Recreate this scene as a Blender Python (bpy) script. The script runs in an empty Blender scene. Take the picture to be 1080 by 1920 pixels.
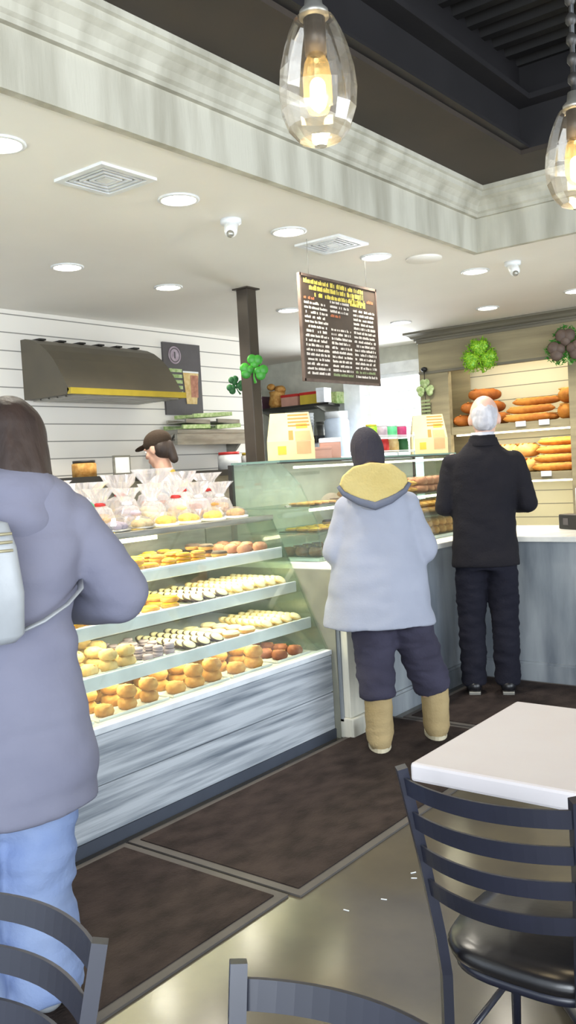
import bpy, bmesh, math, random
from mathutils import Vector, Matrix, noise
random.seed(7)
S = bpy.context.scene
COL = S.collection
R = math.radians

# ------------------------------------------------------------------ camera, world, light, exposure
cam_d = bpy.data.cameras.new('camera')
cam = bpy.data.objects.new('camera', cam_d); COL.objects.link(cam); S.camera = cam
FPX = 1672.0
cam_d.sensor_fit = 'VERTICAL'; cam_d.sensor_height = 24.0; cam_d.lens = FPX / 1920 * 24.0
cam_d.clip_start = 0.05; cam_d.clip_end = 200
_y = Vector((1304, -155, FPX)).normalized()
_x = -Vector((-2140, 38, FPX)); _x = (_x - _x.dot(_y) * _y).normalized()
_z = _x.cross(_y)
right = Vector((_x[0], _y[0], _z[0])); down = Vector((_x[1], _y[1], _z[1])); fwd = Vector((_x[2], _y[2], _z[2]))
mw = Matrix((right, -down, -fwd)).transposed().to_4x4(); mw.translation = Vector((0, 0, 1.45))
cam.matrix_world = mw

W = bpy.data.worlds.new('world'); S.world = W; W.use_nodes = True
bgn = W.node_tree.nodes['Background']
bgn.inputs[0].default_value = (0.80, 0.90, 1.0, 1); bgn.inputs[1].default_value = 0.95
S.view_settings.view_transform = 'Standard'; S.view_settings.look = 'None'
S.view_settings.exposure = 1.1; S.view_settings.gamma = 1.0
S.view_settings.use_curve_mapping = False

def area(name, loc, target, sx, sy, power, color):
    l = bpy.data.lights.new(name, 'AREA'); l.shape = 'RECTANGLE'; l.size = sx; l.size_y = sy
    l.energy = power; l.color = color
    o = bpy.data.objects.new(name, l); COL.objects.link(o); o.location = loc
    o.rotation_euler = (Vector(target) - Vector(loc)).to_track_quat('-Z', 'Y').to_euler()
    return o
# daylight of the shop front behind and to the right of the viewer
area('daylight_street_side', (1.6, -2.6, 1.7), (-2.6, 3.2, 1.0), 4.2, 2.4, 150, (0.86, 0.93, 1.0))
area('daylight_east_side', (4.2, 3.2, 1.6), (-2.5, 4.0, 1.2), 4.5, 2.2, 110, (0.86, 0.93, 1.0))
area('daylight_back_window', (-5.1, 8.62, 1.75), (-4.6, 4.0, 1.0), 1.0, 1.3, 25, (0.92, 0.96, 1.0))

# ------------------------------------------------------------------ materials
def lin(c):
    return tuple(((v / 255) / 12.92 if v / 255 <= 0.04045 else ((v / 255 + 0.055) / 1.055) ** 2.4) for v in c) + (1,)

def mat(name, col, rough=0.6, metal=0.0, col2=None, nscale=8, stretch=(1, 1, 1), bump=0.0, bscale=40, detail=4, spec=0.5, lo=0.35, hi=0.65):
    m = bpy.data.materials.new(name); m.use_nodes = True
    nt = m.node_tree; b = nt.nodes['Principled BSDF']
    b.inputs['Base Color'].default_value = lin(col); b.inputs['Roughness'].default_value = rough
    b.inputs['Metallic'].default_value = metal; b.inputs['Specular IOR Level'].default_value = spec
    tc = nt.nodes.new('ShaderNodeTexCoord'); mp = nt.nodes.new('ShaderNodeMapping')
    mp.inputs['Scale'].default_value = stretch
    nt.links.new(tc.outputs['Object'], mp.inputs['Vector'])
    if col2 is None: col2 = tuple(v * 0.93 for v in col)
    n = nt.nodes.new('ShaderNodeTexNoise'); n.inputs['Scale'].default_value = nscale; n.inputs['Detail'].default_value = detail
    nt.links.new(mp.outputs[0], n.inputs['Vector'])
    r = nt.nodes.new('ShaderNodeValToRGB')
    r.color_ramp.elements[0].position = lo; r.color_ramp.elements[1].position = hi
    r.color_ramp.elements[0].color = lin(col); r.color_ramp.elements[1].color = lin(col2)
    nt.links.new(n.outputs['Fac'], r.inputs['Fac']); nt.links.new(r.outputs['Color'], b.inputs['Base Color'])
    if bump > 0:
        n2 = nt.nodes.new('ShaderNodeTexNoise'); n2.inputs['Scale'].default_value = bscale; n2.inputs['Detail'].default_value = 5
        nt.links.new(mp.outputs[0], n2.inputs['Vector'])
        bp = nt.nodes.new('ShaderNodeBump'); bp.inputs['Strength'].default_value = bump; bp.inputs['Distance'].default_value = 0.01
        nt.links.new(n2.outputs['Fac'], bp.inputs['Height']); nt.links.new(bp.outputs[0], b.inputs['Normal'])
    return m

def emis(name, col, strength):
    m = bpy.data.materials.new(name); m.use_nodes = True; nt = m.node_tree
    nt.nodes.remove(nt.nodes['Principled BSDF'])
    e = nt.nodes.new('ShaderNodeEmission'); e.inputs[0].default_value = lin(col); e.inputs[1].default_value = strength
    nt.links.new(e.outputs[0], nt.nodes['Material Output'].inputs[0]); return m

def glass(name, tint=(245, 250, 248), refl=0.10, rough=0.02, milky=0.0, mcol=(235, 238, 240), edge=0.5):
    m = bpy.data.materials.new(name); m.use_nodes = True; nt = m.node_tree
    nt.nodes.remove(nt.nodes['Principled BSDF'])
    t = nt.nodes.new('ShaderNodeBsdfTransparent'); t.inputs[0].default_value = lin(tint)
    g = nt.nodes.new('ShaderNodeBsdfGlossy'); g.inputs['Roughness'].default_value = rough
    lw = nt.nodes.new('ShaderNodeLayerWeight'); lw.inputs[0].default_value = 0.35
    ma = nt.nodes.new('ShaderNodeMath'); ma.operation = 'MULTIPLY_ADD'; ma.inputs[1].default_value = edge; ma.inputs[2].default_value = refl
    nt.links.new(lw.outputs['Facing'], ma.inputs[0])
    mx = nt.nodes.new('ShaderNodeMixShader')
    nt.links.new(ma.outputs[0], mx.inputs[0]); nt.links.new(t.outputs[0], mx.inputs[1]); nt.links.new(g.outputs[0], mx.inputs[2])
    out = mx
    if milky > 0:
        d = nt.nodes.new('ShaderNodeBsdfDiffuse'); d.inputs[0].default_value = lin(mcol)
        m2 = nt.nodes.new('ShaderNodeMixShader'); m2.inputs[0].default_value = milky
        nt.links.new(mx.outputs[0], m2.inputs[1]); nt.links.new(d.outputs[0], m2.inputs[2]); out = m2
    nt.links.new(out.outputs[0], nt.nodes['Material Output'].inputs[0]); return m

def shiplap(name, col, pitch, groove=0.06, dark=0.62):
    m = mat(name, col, 0.55); nt = m.node_tree; b = nt.nodes['Principled BSDF']
    tc = nt.nodes.new('ShaderNodeTexCoord'); sp = nt.nodes.new('ShaderNodeSeparateXYZ')
    nt.links.new(tc.outputs['Object'], sp.inputs[0])
    d = nt.nodes.new('ShaderNodeMath'); d.operation = 'DIVIDE'; d.inputs[1].default_value = pitch
    fr = nt.nodes.new('ShaderNodeMath'); fr.operation = 'FRACT'
    lt = nt.nodes.new('ShaderNodeMath'); lt.operation = 'LESS_THAN'; lt.inputs[1].default_value = groove
    nt.links.new(sp.outputs[2], d.inputs[0]); nt.links.new(d.outputs[0], fr.inputs[0]); nt.links.new(fr.outputs[0], lt.inputs[0])
    mx = nt.nodes.new('ShaderNodeMix'); mx.data_type = 'RGBA'
    mx.inputs[6].default_value = lin(col); mx.inputs[7].default_value = lin(tuple(v * dark for v in col))
    nt.links.new(lt.outputs[0], mx.inputs[0]); nt.links.new(mx.outputs[2], b.inputs['Base Color'])
    bp = nt.nodes.new('ShaderNodeBump'); bp.invert = True; bp.inputs['Distance'].default_value = 0.01
    nt.links.new(lt.outputs[0], bp.inputs['Height']); nt.links.new(bp.outputs[0], b.inputs['Normal'])
    return m

M = {}
M['ceiling'] = mat('ceiling_paint', (240, 237, 230), 0.85, nscale=1.5, col2=(236, 233, 226))
M['fascia'] = mat('limewashed_fascia', (196, 193, 178), 0.75, col2=(158, 154, 138), nscale=3.2, stretch=(2.2, 2.2, 0.35), bump=0.15, lo=0.4, hi=0.72)
M['brown'] = mat('dark_brown_paint', (58, 49, 41), 0.7, col2=(50, 43, 36), nscale=2)
M['beam'] = mat('charcoal_steel', (32, 30, 32), 0.55, col2=(27, 25, 27), nscale=3)
M['deck'] = mat('black_metal_deck', (21, 19, 19), 0.6)
M['kwall'] = shiplap('white_shiplap_boards', (238, 234, 226), 0.135)
M['bwall'] = mat('pale_grey_green_paint', (214, 214, 200), 0.8)
M['cabwall'] = shiplap('cream_shiplap_boards', (232, 226, 200), 0.135)
M['concrete'] = mat('polished_concrete', (96, 89, 74), 0.17, col2=(72, 68, 62), nscale=1.6, detail=8, spec=0.6, bump=0.02, bscale=6)
M['matrub'] = mat('dark_brown_ribbed_carpet', (58, 49, 46), 0.95, col2=(42, 35, 33), nscale=14, stretch=(1, 0.6, 1), bump=0.5, bscale=120, spec=0.15)
M['matedge'] = mat('grey_rubber_edge', (82, 77, 73), 0.8)
M['wood'] = mat('bluish_whitewashed_wood', (186, 192, 198), 0.6, col2=(108, 117, 127), nscale=6, stretch=(3.5, 0.28, 6.5), bump=0.25, bscale=9, detail=7, lo=0.38, hi=0.68)
M['chalk'] = mat('blue_grey_chalk_paint', (152, 158, 162), 0.6, col2=(104, 111, 119), nscale=3.0, stretch=(2.2, 2.2, 0.4), detail=6, bump=0.08)
M['endp'] = mat('olive_grey_panel', (138, 138, 124), 0.6)
M['cream'] = mat('cream_post_paint', (206, 204, 190), 0.6, col2=(188, 188, 176), stretch=(3, 3, 0.5))
M['kick'] = mat('dark_kick_board', (66, 72, 84), 0.6)
M['cab'] = mat('weathered_olive_wood', (156, 145, 114), 0.6, col2=(134, 124, 98), nscale=4, stretch=(0.4, 3, 4), bump=0.15)
M['crown'] = mat('grey_brown_crown', (122, 116, 100), 0.6, col2=(100, 96, 84), nscale=4, stretch=(0.4, 3, 4))
M['white'] = mat('white_enamel', (236, 238, 238), 0.4)
M['shelfw'] = mat('white_shelf_laminate', (226, 232, 236), 0.35)
M['worktop'] = mat('white_quartz', (240, 238, 230), 0.25)
M['tabletop'] = mat('white_laminate', (228, 222, 224), 0.35, col2=(230, 225, 227))
M['tableedge'] = mat('white_table_edge', (232, 238, 244), 0.4)
M['frame'] = mat('navy_black_powdercoat', (34, 36, 50), 0.36, col2=(30, 32, 44), spec=0.7)
M['vinyl'] = mat('black_vinyl', (26, 25, 28), 0.28, spec=0.7, bump=0.05)
M['steel'] = mat('brushed_steel', (170, 168, 160), 0.35, 0.7, col2=(140, 138, 130), nscale=4, stretch=(1, 1, 6))
M['dsteel'] = mat('dark_metal', (60, 58, 56), 0.45, 0.4)
M['hood'] = mat('olive_bronze_hood', (104, 96, 80), 0.5, 0.2, col2=(92, 86, 74), nscale=2)
M['brass'] = mat('yellow_brass', (196, 172, 60), 0.35, 0.3)
M['colm'] = mat('dark_bronze_column', (72, 64, 56), 0.4, 0.2)
M['black'] = mat('black_plastic', (28, 28, 30), 0.4)
M['glass'] = glass('clear_case_glass', (246, 250, 248), 0.04, edge=0.25)
M['gglass'] = glass('greenish_case_glass', (236, 245, 240), 0.04, milky=0.05, mcol=(206, 222, 214), edge=0.3)
M['gedge'] = mat('green_glass_edge', (120, 150, 140), 0.2)
M['lampglass'] = glass('faceted_lamp_glass', (252, 250, 246), 0.08, rough=0.05, milky=0.02, mcol=(240, 232, 215), edge=0.7)
M['cello'] = glass('crinkled_cellophane', (246, 246, 246), 0.12, rough=0.12, milky=0.26, mcol=(240, 234, 234), edge=0.5)
M['wrap'] = glass('clear_wrap', (248, 248, 248), 0.06, rough=0.1, milky=0.08, edge=0.35)
M['lit'] = emis('downlight_lens', (255, 248, 225), 14)
M['tube'] = emis('case_lamp_tube', (255, 246, 205), 5)
M['fil'] = emis('lamp_filament', (255, 236, 190), 12)
M['amber'] = glass('amber_bulb', (255, 244, 214), 0.06, milky=0.10, mcol=(255, 226, 160), edge=0.3)
M['skin'] = mat('skin', (214, 170, 146), 0.5, col2=(206, 158, 134), nscale=6)
M['skin2'] = mat('rosy_older_skin', (220, 178, 160), 0.5, nscale=6)
M['lip'] = mat('lip', (176, 104, 96), 0.5)
M['eyew'] = mat('eye_white', (240, 238, 232), 0.2)
M['iris'] = mat('iris_brown', (70, 48, 34), 0.2)
def cloth(name, c, c2=None, b=0.25): return mat(name, c, 0.9, col2=c2, nscale=5, bump=b, bscale=90, spec=0.2)
M['lavcoat'] = cloth('lavender_grey_quilt', (121, 122, 138), (114, 115, 132), 0.1)
M['denim'] = cloth('light_blue_denim', (136, 152, 184), (116, 134, 174))
M['greycoat'] = cloth('pale_blue_grey_cotton', (152, 156, 170), (146, 150, 164), 0.1)
M['fleece'] = cloth('cream_yellow_fleece', (196, 178, 120), (188, 168, 108), 0.6)
M['greytrim'] = cloth('slate_trim', (104, 108, 122))
M['slatepant'] = cloth('dark_slate_trousers', (62, 60, 76), (54, 52, 66))
M['tanboot'] = cloth('tan_suede', (170, 150, 110), (156, 136, 98), 0.4)
M['sole'] = mat('pale_sole', (206, 196, 168), 0.7)
M['knit'] = mat('charcoal_knit', (48, 45, 54), 0.95, bump=0.7, bscale=160, stretch=(1, 1, 0.2))
M['suit'] = cloth('black_wool_jacket', (32, 30, 34), (27, 26, 32))
M['trous'] = cloth('midnight_trousers', (28, 28, 38), (24, 24, 34))
M['shoe'] = mat('black_leather', (22, 22, 26), 0.35)
M['hairg'] = mat('grey_white_hair', (206, 204, 208), 0.8, col2=(176, 174, 180), nscale=30, stretch=(1, 1, .3), bump=0.4)
M['hairb'] = mat('brown_hair', (56, 42, 36), 0.6, col2=(44, 32, 28), nscale=26, stretch=(1, 1, .15), bump=0.5)
M['hairk'] = mat('dark_brown_hair', (56, 40, 30), 0.6, col2=(40, 28, 22), nscale=26, stretch=(1, 1, .15), bump=0.5)
M['capm'] = cloth('dark_brown_cap', (62, 50, 40))
M['whiteshirt'] = cloth('white_work_shirt', (206, 206, 214))
M['apron'] = cloth('black_apron', (44, 42, 46))
M['bagl'] = mat('silver_white_leather', (158, 162, 166), 0.35, bump=0.1)
M['gold'] = mat('pale_gold_metal', (220, 212, 180), 0.3, 0.6)
M['paperbag'] = mat('cream_paper', (212, 196, 150), 0.8, col2=(206, 188, 140))
M['orangep'] = mat('orange_print', (206, 132, 70), 0.8)
M['peachp'] = mat('peach_print', (214, 164, 116), 0.8)
M['yellowp'] = mat('yellow_print', (206, 180, 64), 0.8)
M['redp'] = mat('red_print', (196, 44, 40), 0.5)
M['pinkbox'] = mat('peach_pink_card', (206, 156, 138), 0.7)
M['whitebox'] = mat('white_card', (226, 230, 236), 0.6)
M['bluewhite'] = mat('blue_white_plastic', (206, 220, 240), 0.4)
M['green'] = mat('green_foil', (70, 170, 50), 0.4, col2=(40, 130, 36), nscale=12)
M['lime'] = mat('lime_tinsel', (176, 216, 50), 0.35, 0.1, col2=(90, 170, 40), nscale=60, bump=0.6)
M['dgreen'] = mat('dark_green', (34, 92, 44), 0.6)
M['palegreen'] = mat('pale_green_white', (186, 200, 150), 0.6, col2=(130, 160, 90), nscale=30)
M['umber'] = mat('umber_wood', (84, 68, 60), 0.6, col2=(104, 88, 78), nscale=14)
M['teal'] = mat('teal_green_label', (80, 176, 120), 0.5)
M['magenta'] = mat('magenta_label', (160, 40, 92), 0.5)
M['purple'] = mat('dark_plum', (92, 60, 76), 0.5)
M['board'] = mat('dark_brown_board', (74, 60, 48), 0.6, col2=(66, 54, 44))
M['chalkw'] = mat('chalk_white', (214, 206, 196), 0.8)
M['chalky'] = mat('chalk_yellow', (226, 206, 96), 0.8)
M['chalko'] = mat('chalk_orange', (184, 110, 72), 0.8)
M['chalkg'] = mat('chalk_green', (140, 152, 110), 0.8)
M['postd'] = mat('slate_poster', (84, 80, 82), 0.6)
M['blind'] = mat('white_blind', (244, 246, 248), 0.6)
# baked goods
def food(name, c, c2, sc=22): return mat(name, c, 0.65, col2=c2, nscale=sc, bump=0.4, bscale=60, spec=0.35)
M['golden'] = food('golden_dough', (214, 168, 96), (178, 122, 56))
M['pale'] = food('pale_dough', (218, 194, 140), (196, 162, 98))
M['choc'] = food('chocolate', (82, 62, 54), (60, 44, 40))
M['yellowic'] = food('yellow_icing', (250, 214, 70), (244, 192, 44))
M['creamic'] = food('cream_icing', (242, 232, 196), (232, 216, 168))
M['pinkish'] = food('rose_brown_glaze', (186, 132, 106), (150, 96, 76))
M['lilac'] = food('lilac_grey_icing', (176, 162, 172), (150, 134, 146))
M['crust'] = food('bread_crust', (206, 140, 58), (168, 98, 34), 9)
M['darkcrust'] = food('dark_bread_crust', (178, 104, 38), (132, 70, 24), 9)
M['palecrust'] = food('floured_crust', (224, 184, 112), (206, 150, 74), 9)
M['reddish'] = food('reddish_brown_crust', (156, 96, 70), (120, 70, 52))

# ------------------------------------------------------------------ mesh helpers
def tagp(o, label=None, cat=None, group=None, kind=None):
    if label: o['label'] = label
    if cat: o['category'] = cat
    if group: o['group'] = group
    if kind: o['kind'] = kind
    return o

def link(name, me, parent=None, loc=None):
    o = bpy.data.objects.new(name, me); COL.objects.link(o)
    if parent is not None: o.parent = parent
    if loc is not None: o.location = loc
    return o

def thing(name, label, cat, loc=(0, 0, 0), rz=0, group=None):
    o = bpy.data.objects.new(name, None); COL.objects.link(o); o.empty_display_size = 0.1
    o.location = loc; o.rotation_euler = (0, 0, rz)
    return tagp(o, label, cat, group)

class B:
    """collects shapes into one mesh"""
    def __init__(s): s.bm = bmesh.new(); s.mi = 0
    def _faces(s, fs, smooth=False):
        for f in fs: f.material_index = s.mi; f.smooth = smooth
    def box(s, x0, x1, y0, y1, z0, z1, bev=0.0, rot=None):
        c = Vector(((x0 + x1) / 2, (y0 + y1) / 2, (z0 + z1) / 2))
        r = bmesh.ops.create_cube(s.bm, size=1)
        vs = r['verts']
        for v in vs: v.co = Vector((v.co.x * (x1 - x0), v.co.y * (y1 - y0), v.co.z * (z1 - z0)))
        if rot is not None:
            for v in vs: v.co = rot @ v.co
        for v in vs: v.co += c
        fs = list({f for v in vs for f in v.link_faces}); s._faces(fs)
        if bev > 0:
            es = list({e for f in fs for e in f.edges})
            g = bmesh.ops.bevel(s.bm, geom=es, offset=bev, segments=2, affect='EDGES', profile=0.5)
            s._faces(g['faces'], False)
        return s
    def quad(s, pts, smooth=False):
        vs = [s.bm.verts.new(p) for p in pts]; f = s.bm.faces.new(vs); s._faces([f], smooth); return s
    def prism(s, pts, axis, a, b):
        """closed polygon pts (2-D) extruded along axis from a to b"""
        def mk(p, t):
            return {0: (t, p[0], p[1]), 1: (p[0], t, p[1]), 2: (p[0], p[1], t)}[axis]
        va = [s.bm.verts.new(mk(p, a)) for p in pts]; vb = [s.bm.verts.new(mk(p, b)) for p in pts]
        n = len(pts); fs = [s.bm.faces.new(va), s.bm.faces.new(vb[::-1])]
        for i in range(n): fs.append(s.bm.faces.new((va[i], vb[i], vb[(i + 1) % n], va[(i + 1) % n])))
        s._faces(fs); return s
    def rings(s, rings, cap=True, smooth=True):
        vr = [[s.bm.verts.new(p) for p in r] for r in rings]; fs = []
        n = len(vr[0])
        for a, b in zip(vr[:-1], vr[1:]):
            for i in range(n): fs.append(s.bm.faces.new((a[i], a[(i + 1) % n], b[(i + 1) % n], b[i])))
        if cap: fs.append(s.bm.faces.new(vr[0][::-1])); fs.append(s.bm.faces.new(vr[-1]))
        s._faces(fs, smooth); return s
    def lathe(s, prof, c=(0, 0, 0), n=24, sx=1, sy=1, smooth=True, cap=True):
        rs = []
        for r, z in prof:
            rs.append([(c[0] + max(r, 1e-4) * sx * math.cos(2 * math.pi * i / n), c[1] + max(r, 1e-4) * sy * math.sin(2 * math.pi * i / n), c[2] + z) for i in range(n)])
        return s.rings(rs, cap, smooth)
    def tube(s, pts, r, n=10, flat=1.0, caps=True, smooth=True):
        pts = [Vector(p) for p in pts]; rs = []
        rad = r if isinstance(r, (list, tuple)) else [r] * len(pts)
        ref = Vector((0, 0, 1)); prev = None
        for i, p in enumerate(pts):
            d = (pts[min(i + 1, len(pts) - 1)] - pts[max(i - 1, 0)]).normalized()
            if prev is None:
                u = d.cross(ref)
                if u.length < 0.05: u = d.cross(Vector((0, 1, 0)))
                u.normalize()
            else:
                u = (prev - d * prev.dot(d)).normalized()
            prev = u; v = d.cross(u)
            rs.append([p + rad[i] * (math.cos(2 * math.pi * k / n) * u + flat * math.sin(2 * math.pi * k / n) * v) for k in range(n)])
        return s.rings(rs, caps, smooth)
    def capsule(s, p0, p1, r0, r1, n=16, flat=1.0, k=5):
        p0, p1 = Vector(p0), Vector(p1); d = (p1 - p0); L = d.length; d.normalize()
        pts, rr = [], []
        for i in range(k): a = math.pi / 2 * (i + 0.15) / k; pts.append(p0 - d * r0 * math.cos(a)); rr.append(r0 * math.sin(a))
        pts.append(p0); rr.append(r0)
        for i in range(1, 5): pts.append(p0 + d * L * i / 5); rr.append(r0 + (r1 - r0) * i / 5)
        pts.append(p1); rr.append(r1)
        for i in range(k - 1, -1, -1): a = math.pi / 2 * (i + 0.15) / k; pts.append(p1 + d * r1 * math.cos(a)); rr.append(r1 * math.sin(a))
        return s.tube(pts, rr, n, flat)
    def ell(s, c, r, rot=None, n=20):
        m = Matrix.Diagonal((r[0], r[1], r[2], 1))
        if rot is not None: m = rot.to_4x4() @ m
        m = Matrix.Translation(c) @ m
        g = bmesh.ops.create_uvsphere(s.bm, u_segments=n, v_segments=max(8, n // 2), radius=1, matrix=m)
        fs = {f for v in g['verts'] for f in v.link_faces}; s._faces(fs, True); return s
    def stack(s, secs, n=36, p=2.4):
        """superellipse sections (z, cx, cy, rx, ry)"""
        rs = []
        for z, cx, cy, rx, ry in secs:
            ring = []
            for i in range(n):
                a = 2 * math.pi * i / n; ca, sa = math.cos(a), math.sin(a)
                ring.append((cx + rx * math.copysign(abs(ca) ** (2 / p), ca), cy + ry * math.copysign(abs(sa) ** (2 / p), sa), z))
            rs.append(ring)
        return s.rings(rs)
    def obj(s, name, mats, parent=None, origin=None, shift=None):
        """origin: world vertices, moved so the object (or its parent) sits at origin"""
        bmesh.ops.recalc_face_normals(s.bm, faces=s.bm.faces)
        sh = shift
        if sh is None and parent is not None and origin == 'w': sh = Vector(parent.location) if parent.parent is None else Vector(parent.parent.location)
        if sh is not None and sh is not False: bmesh.ops.translate(s.bm, verts=s.bm.verts, vec=-Vector(sh))
        me = bpy.data.meshes.new(name); s.bm.to_mesh(me); s.bm.free()
        for m in (mats if isinstance(mats, (list, tuple)) else [mats]): me.materials.append(m)
        return link(name, me, parent)

def solo(b, name, mats, label=None, cat=None, base=(0, 0, 0), group=None, kind=None):
    """one-mesh thing given in world coordinates, its origin put at base"""
    o = b.obj(name, mats, None, shift=Vector(base)); o.location = base
    return tagp(o, label, cat, group, kind)

def struct(b, name, mats, base=(0, 0, 0)):
    return solo(b, name, mats, kind='structure', base=base)

def copytree(o, parent=None):
    c = o.copy(); COL.objects.link(c)
    if parent is not None: c.parent = parent
    for ch in list(o.children): copytree(ch, c)
    return c

def bake(b, name, material, parent, voxel=0.012, smooth=6, wrinkle=0.0, wscale=(6, 6, 6), seed=0):
    bmesh.ops.recalc_face_normals(b.bm, faces=b.bm.faces)
    me = bpy.data.meshes.new(name + '_raw'); b.bm.to_mesh(me); b.bm.free()
    t = bpy.data.objects.new('tmp', me); COL.objects.link(t)
    r = t.modifiers.new('r', 'REMESH'); r.mode = 'VOXEL'; r.voxel_size = voxel
    if smooth:
        sm = t.modifiers.new('s', 'SMOOTH'); sm.factor = 0.5; sm.iterations = smooth
    dg = bpy.context.evaluated_depsgraph_get()
    out = bpy.data.meshes.new_from_object(t.evaluated_get(dg)); out.name = name
    bpy.data.objects.remove(t); bpy.data.meshes.remove(me)
    if wrinkle:
        out.update()
        cs = []
        for v in out.vertices:
            q = Vector((v.co.x * wscale[0], v.co.y * wscale[1], v.co.z * wscale[2])) + Vector((seed * 7.3, seed, 0))
            cs.append(v.co + v.normal * wrinkle * (noise.noise(q) + 0.5 * noise.noise(q * 2.1)))
        for v, c in zip(out.vertices, cs): v.co = c
    for p in out.polygons: p.use_smooth = True
    out.materials.clear(); out.materials.append(material)
    return link(name, out, parent)

# ------------------------------------------------------------------ setting
CZ = 2.74; SX = -2.50; SY = 5.25
struct(B().box(-8, 4.5, -2.8, 9.2, -0.1, 0), 'floor', M['concrete'])
b = B().box(-8, SX, -2.8, 8.9, CZ, CZ + 0.3); b.box(SX, 4.5, SY, 8.9, CZ, CZ + 0.3)
struct(b, 'ceiling', M['ceiling'], (0, 0, 0))
b = B().box(SX - 0.02, SX + 0.02, -2.8, SY + 0.02, CZ - 0.012, 3.0); b.box(SX + 0.02, 4.5, SY - 0.02, SY + 0.02, CZ - 0.012, 3.0)
struct(b, 'trim_1', M['fascia'])
prof = [(0, 0), (0.025, 0), (0.025, 0.02), (0.04, 0.03), (0.045, 0.06), (0.07, 0.085), (0.095, 0.10), (0.095, 0.13), (0.11, 0.135), (0.11, 0.16), (0, 0.16)]
b = B()
# crown moulding running along both faces of the recess, mitred at the corner
def swept(b, prof, z0):
    ring_a = [(SX + 0.02 + p[0], -2.8, z0 + p[1]) for p in prof]
    ring_c = [(SX + 0.02 + p[0], SY - 0.02 - p[0], z0 + p[1]) for p in prof]
    ring_e = [(4.5, SY - 0.02 - p[0], z0 + p[1]) for p in prof]
    b.rings([ring_a, ring_c, ring_e], True, False)
swept(b, prof, 2.935)
struct(b, 'trim_2', M['fascia'])
# dark recess: brown soffit, steel beams, corrugated deck
b = B().box(SX - 0.1, -1.98, -2.8, SY + 0.1, 3.095, 3.12); b.box(-1.98, 4.5, 4.78, SY + 0.1, 3.095, 3.12)
struct(b, 'trim_3', M['brown'])
b = B().box(-2.02, -1.98, -2.8, 4.82, 3.12, 3.36); b.box(-1.98, 4.5, 4.78, 4.82, 3.12, 3.36)
b.box(-1.98, -1.88, -2.8, 4.78, 3.34, 3.37); b.box(-1.88, 4.5, 4.68, 4.78, 3.34, 3.37)
b.box(-1.99, -1.93, -2.8, 4.78, 3.12, 3.135)
struct(b, 'trim_4', M['beam'])
b = B(); yy = -2.8
pts = []
while yy < 4.85:
    pts += [(yy, 3.62), (yy + 0.05, 3.62), (yy + 0.075, 3.57), (yy + 0.125, 3.57)]; yy += 0.15
poly = pts + [(yy, 3.62), (yy, 3.68), (-2.8, 3.68)]
b.prism(poly, 0, -2.05, 4.5)
struct(b, 'ceiling_2', M['deck'])
b = B().box(-2.05, -1.98, -2.8, 4.85, 3.36, 3.68); b.box(-2.05, 4.5, 4.80, 4.87, 3.36, 3.68)
for q in (-1.25, -0.2, 0.9): b.box(q - 0.04, q + 0.04, -2.8, 4.8, 3.40, 3.56)
struct(b, 'trim_5', M['beam'])
# walls
struct(B().box(-5.8, -5.68, -2.8, 6.7, 0, CZ), 'wall_left', M['kwall'])
struct(B().box(-8.0, -7.7, -2.8, 8.9, 0, CZ), 'wall_far_left', M['bwall'])
b = B().box(-7.8, -5.62, 8.7, 8.85, 0, CZ); b.box(-5.62, -4.45, 8.7, 8.85, 2.47, CZ); b.box(-5.62, -4.45, 8.7, 8.85, 0, 1.0)

struct(b, 'wall_back', M['bwall'])
struct(B().box(-4.45, 4.5, 8.7, 8.85, 0, CZ), 'wall_back_panelled', M['cabwall'])
# window with blind
b = B(); b.box(-5.82, -5.60, 8.60, 8.70, 0.9, 2.42); b.box(-5.82, -4.42, 8.62, 8.72, 2.44, 2.56); b.box(-5.60, -4.42, 8.64, 8.72, 0.94, 1.0)
w = struct(b, 'window_1', M['white'], (-5.0, 8.7, 1.0))
p = B().box(-5.6, -4.45, 8.74, 8.75, 1.0, 2.46).obj('window_pane', M['glass'], w, shift=(-5.0, 8.7, 1.0))
win_em = emis('overcast_sky_outside', (246, 250, 255), 1.6)
tagp(solo(B().box(-6.2, -3.9, 9.25, 9.28, 0.4, 3.0), 'trim_6', win_em, base=(0, 0, 0)), kind='structure')
b = B()
zz = 1.03
while zz < 2.44:
    b.box(-5.59, -4.46, 8.665, 8.69, zz, zz + 0.006, rot=Matrix.Rotation(0.2, 3, 'X')); zz += 0.2
b.box(-5.59, -4.46, 8.65, 8.70, 2.40, 2.44)
solo(b, 'window_blind', M['blind'], 'white horizontal blind across the bright back window', 'blind', (-5.0, 8.68, 2.44))

# floor mats
def floor_mat(x0, x1, y0, y1, label):
    t = thing('floor_mat', label, 'mat', ((x0 + x1) / 2, (y0 + y1) / 2, 0), 0, 'brown entrance mats along the counters')
    B().box(x0 + .035, x1 - .035, y0 + .035, y1 - .035, 0.0, 0.012).obj('carpet_field', M['matrub'], t, 'w')
    b = B(); e = .035
    for a in ((x0, x1, y0, y0 + e), (x0, x1, y1 - e, y1), (x0, x0 + e, y0 + e, y1 - e), (x1 - e, x1, y0 + e, y1 - e)): b.box(*a, 0, 0.008)
    b.obj('rubber_border', M['matedge'], t, 'w')
floor_mat(-2.70, -1.88, 0.35, 2.285, 'dark brown mat at the feet of the woman in the long coat')
floor_mat(-2.70, -1.84, 2.30, 4.28, 'dark brown mat under the tan boots beside the pastry case')
floor_mat(-2.62, 0.6, 4.30, 5.36, 'dark brown mat under the man in the black jacket')
b = B().box(-1.875, -1.862, 2.53, 2.66, 0.0005, 0.002)
solo(b, 'tape_strip', M['yellowp'], 'short strip of yellow tape on the floor at the mat edge', 'tape', (-1.87, 2.6, 0))
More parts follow.
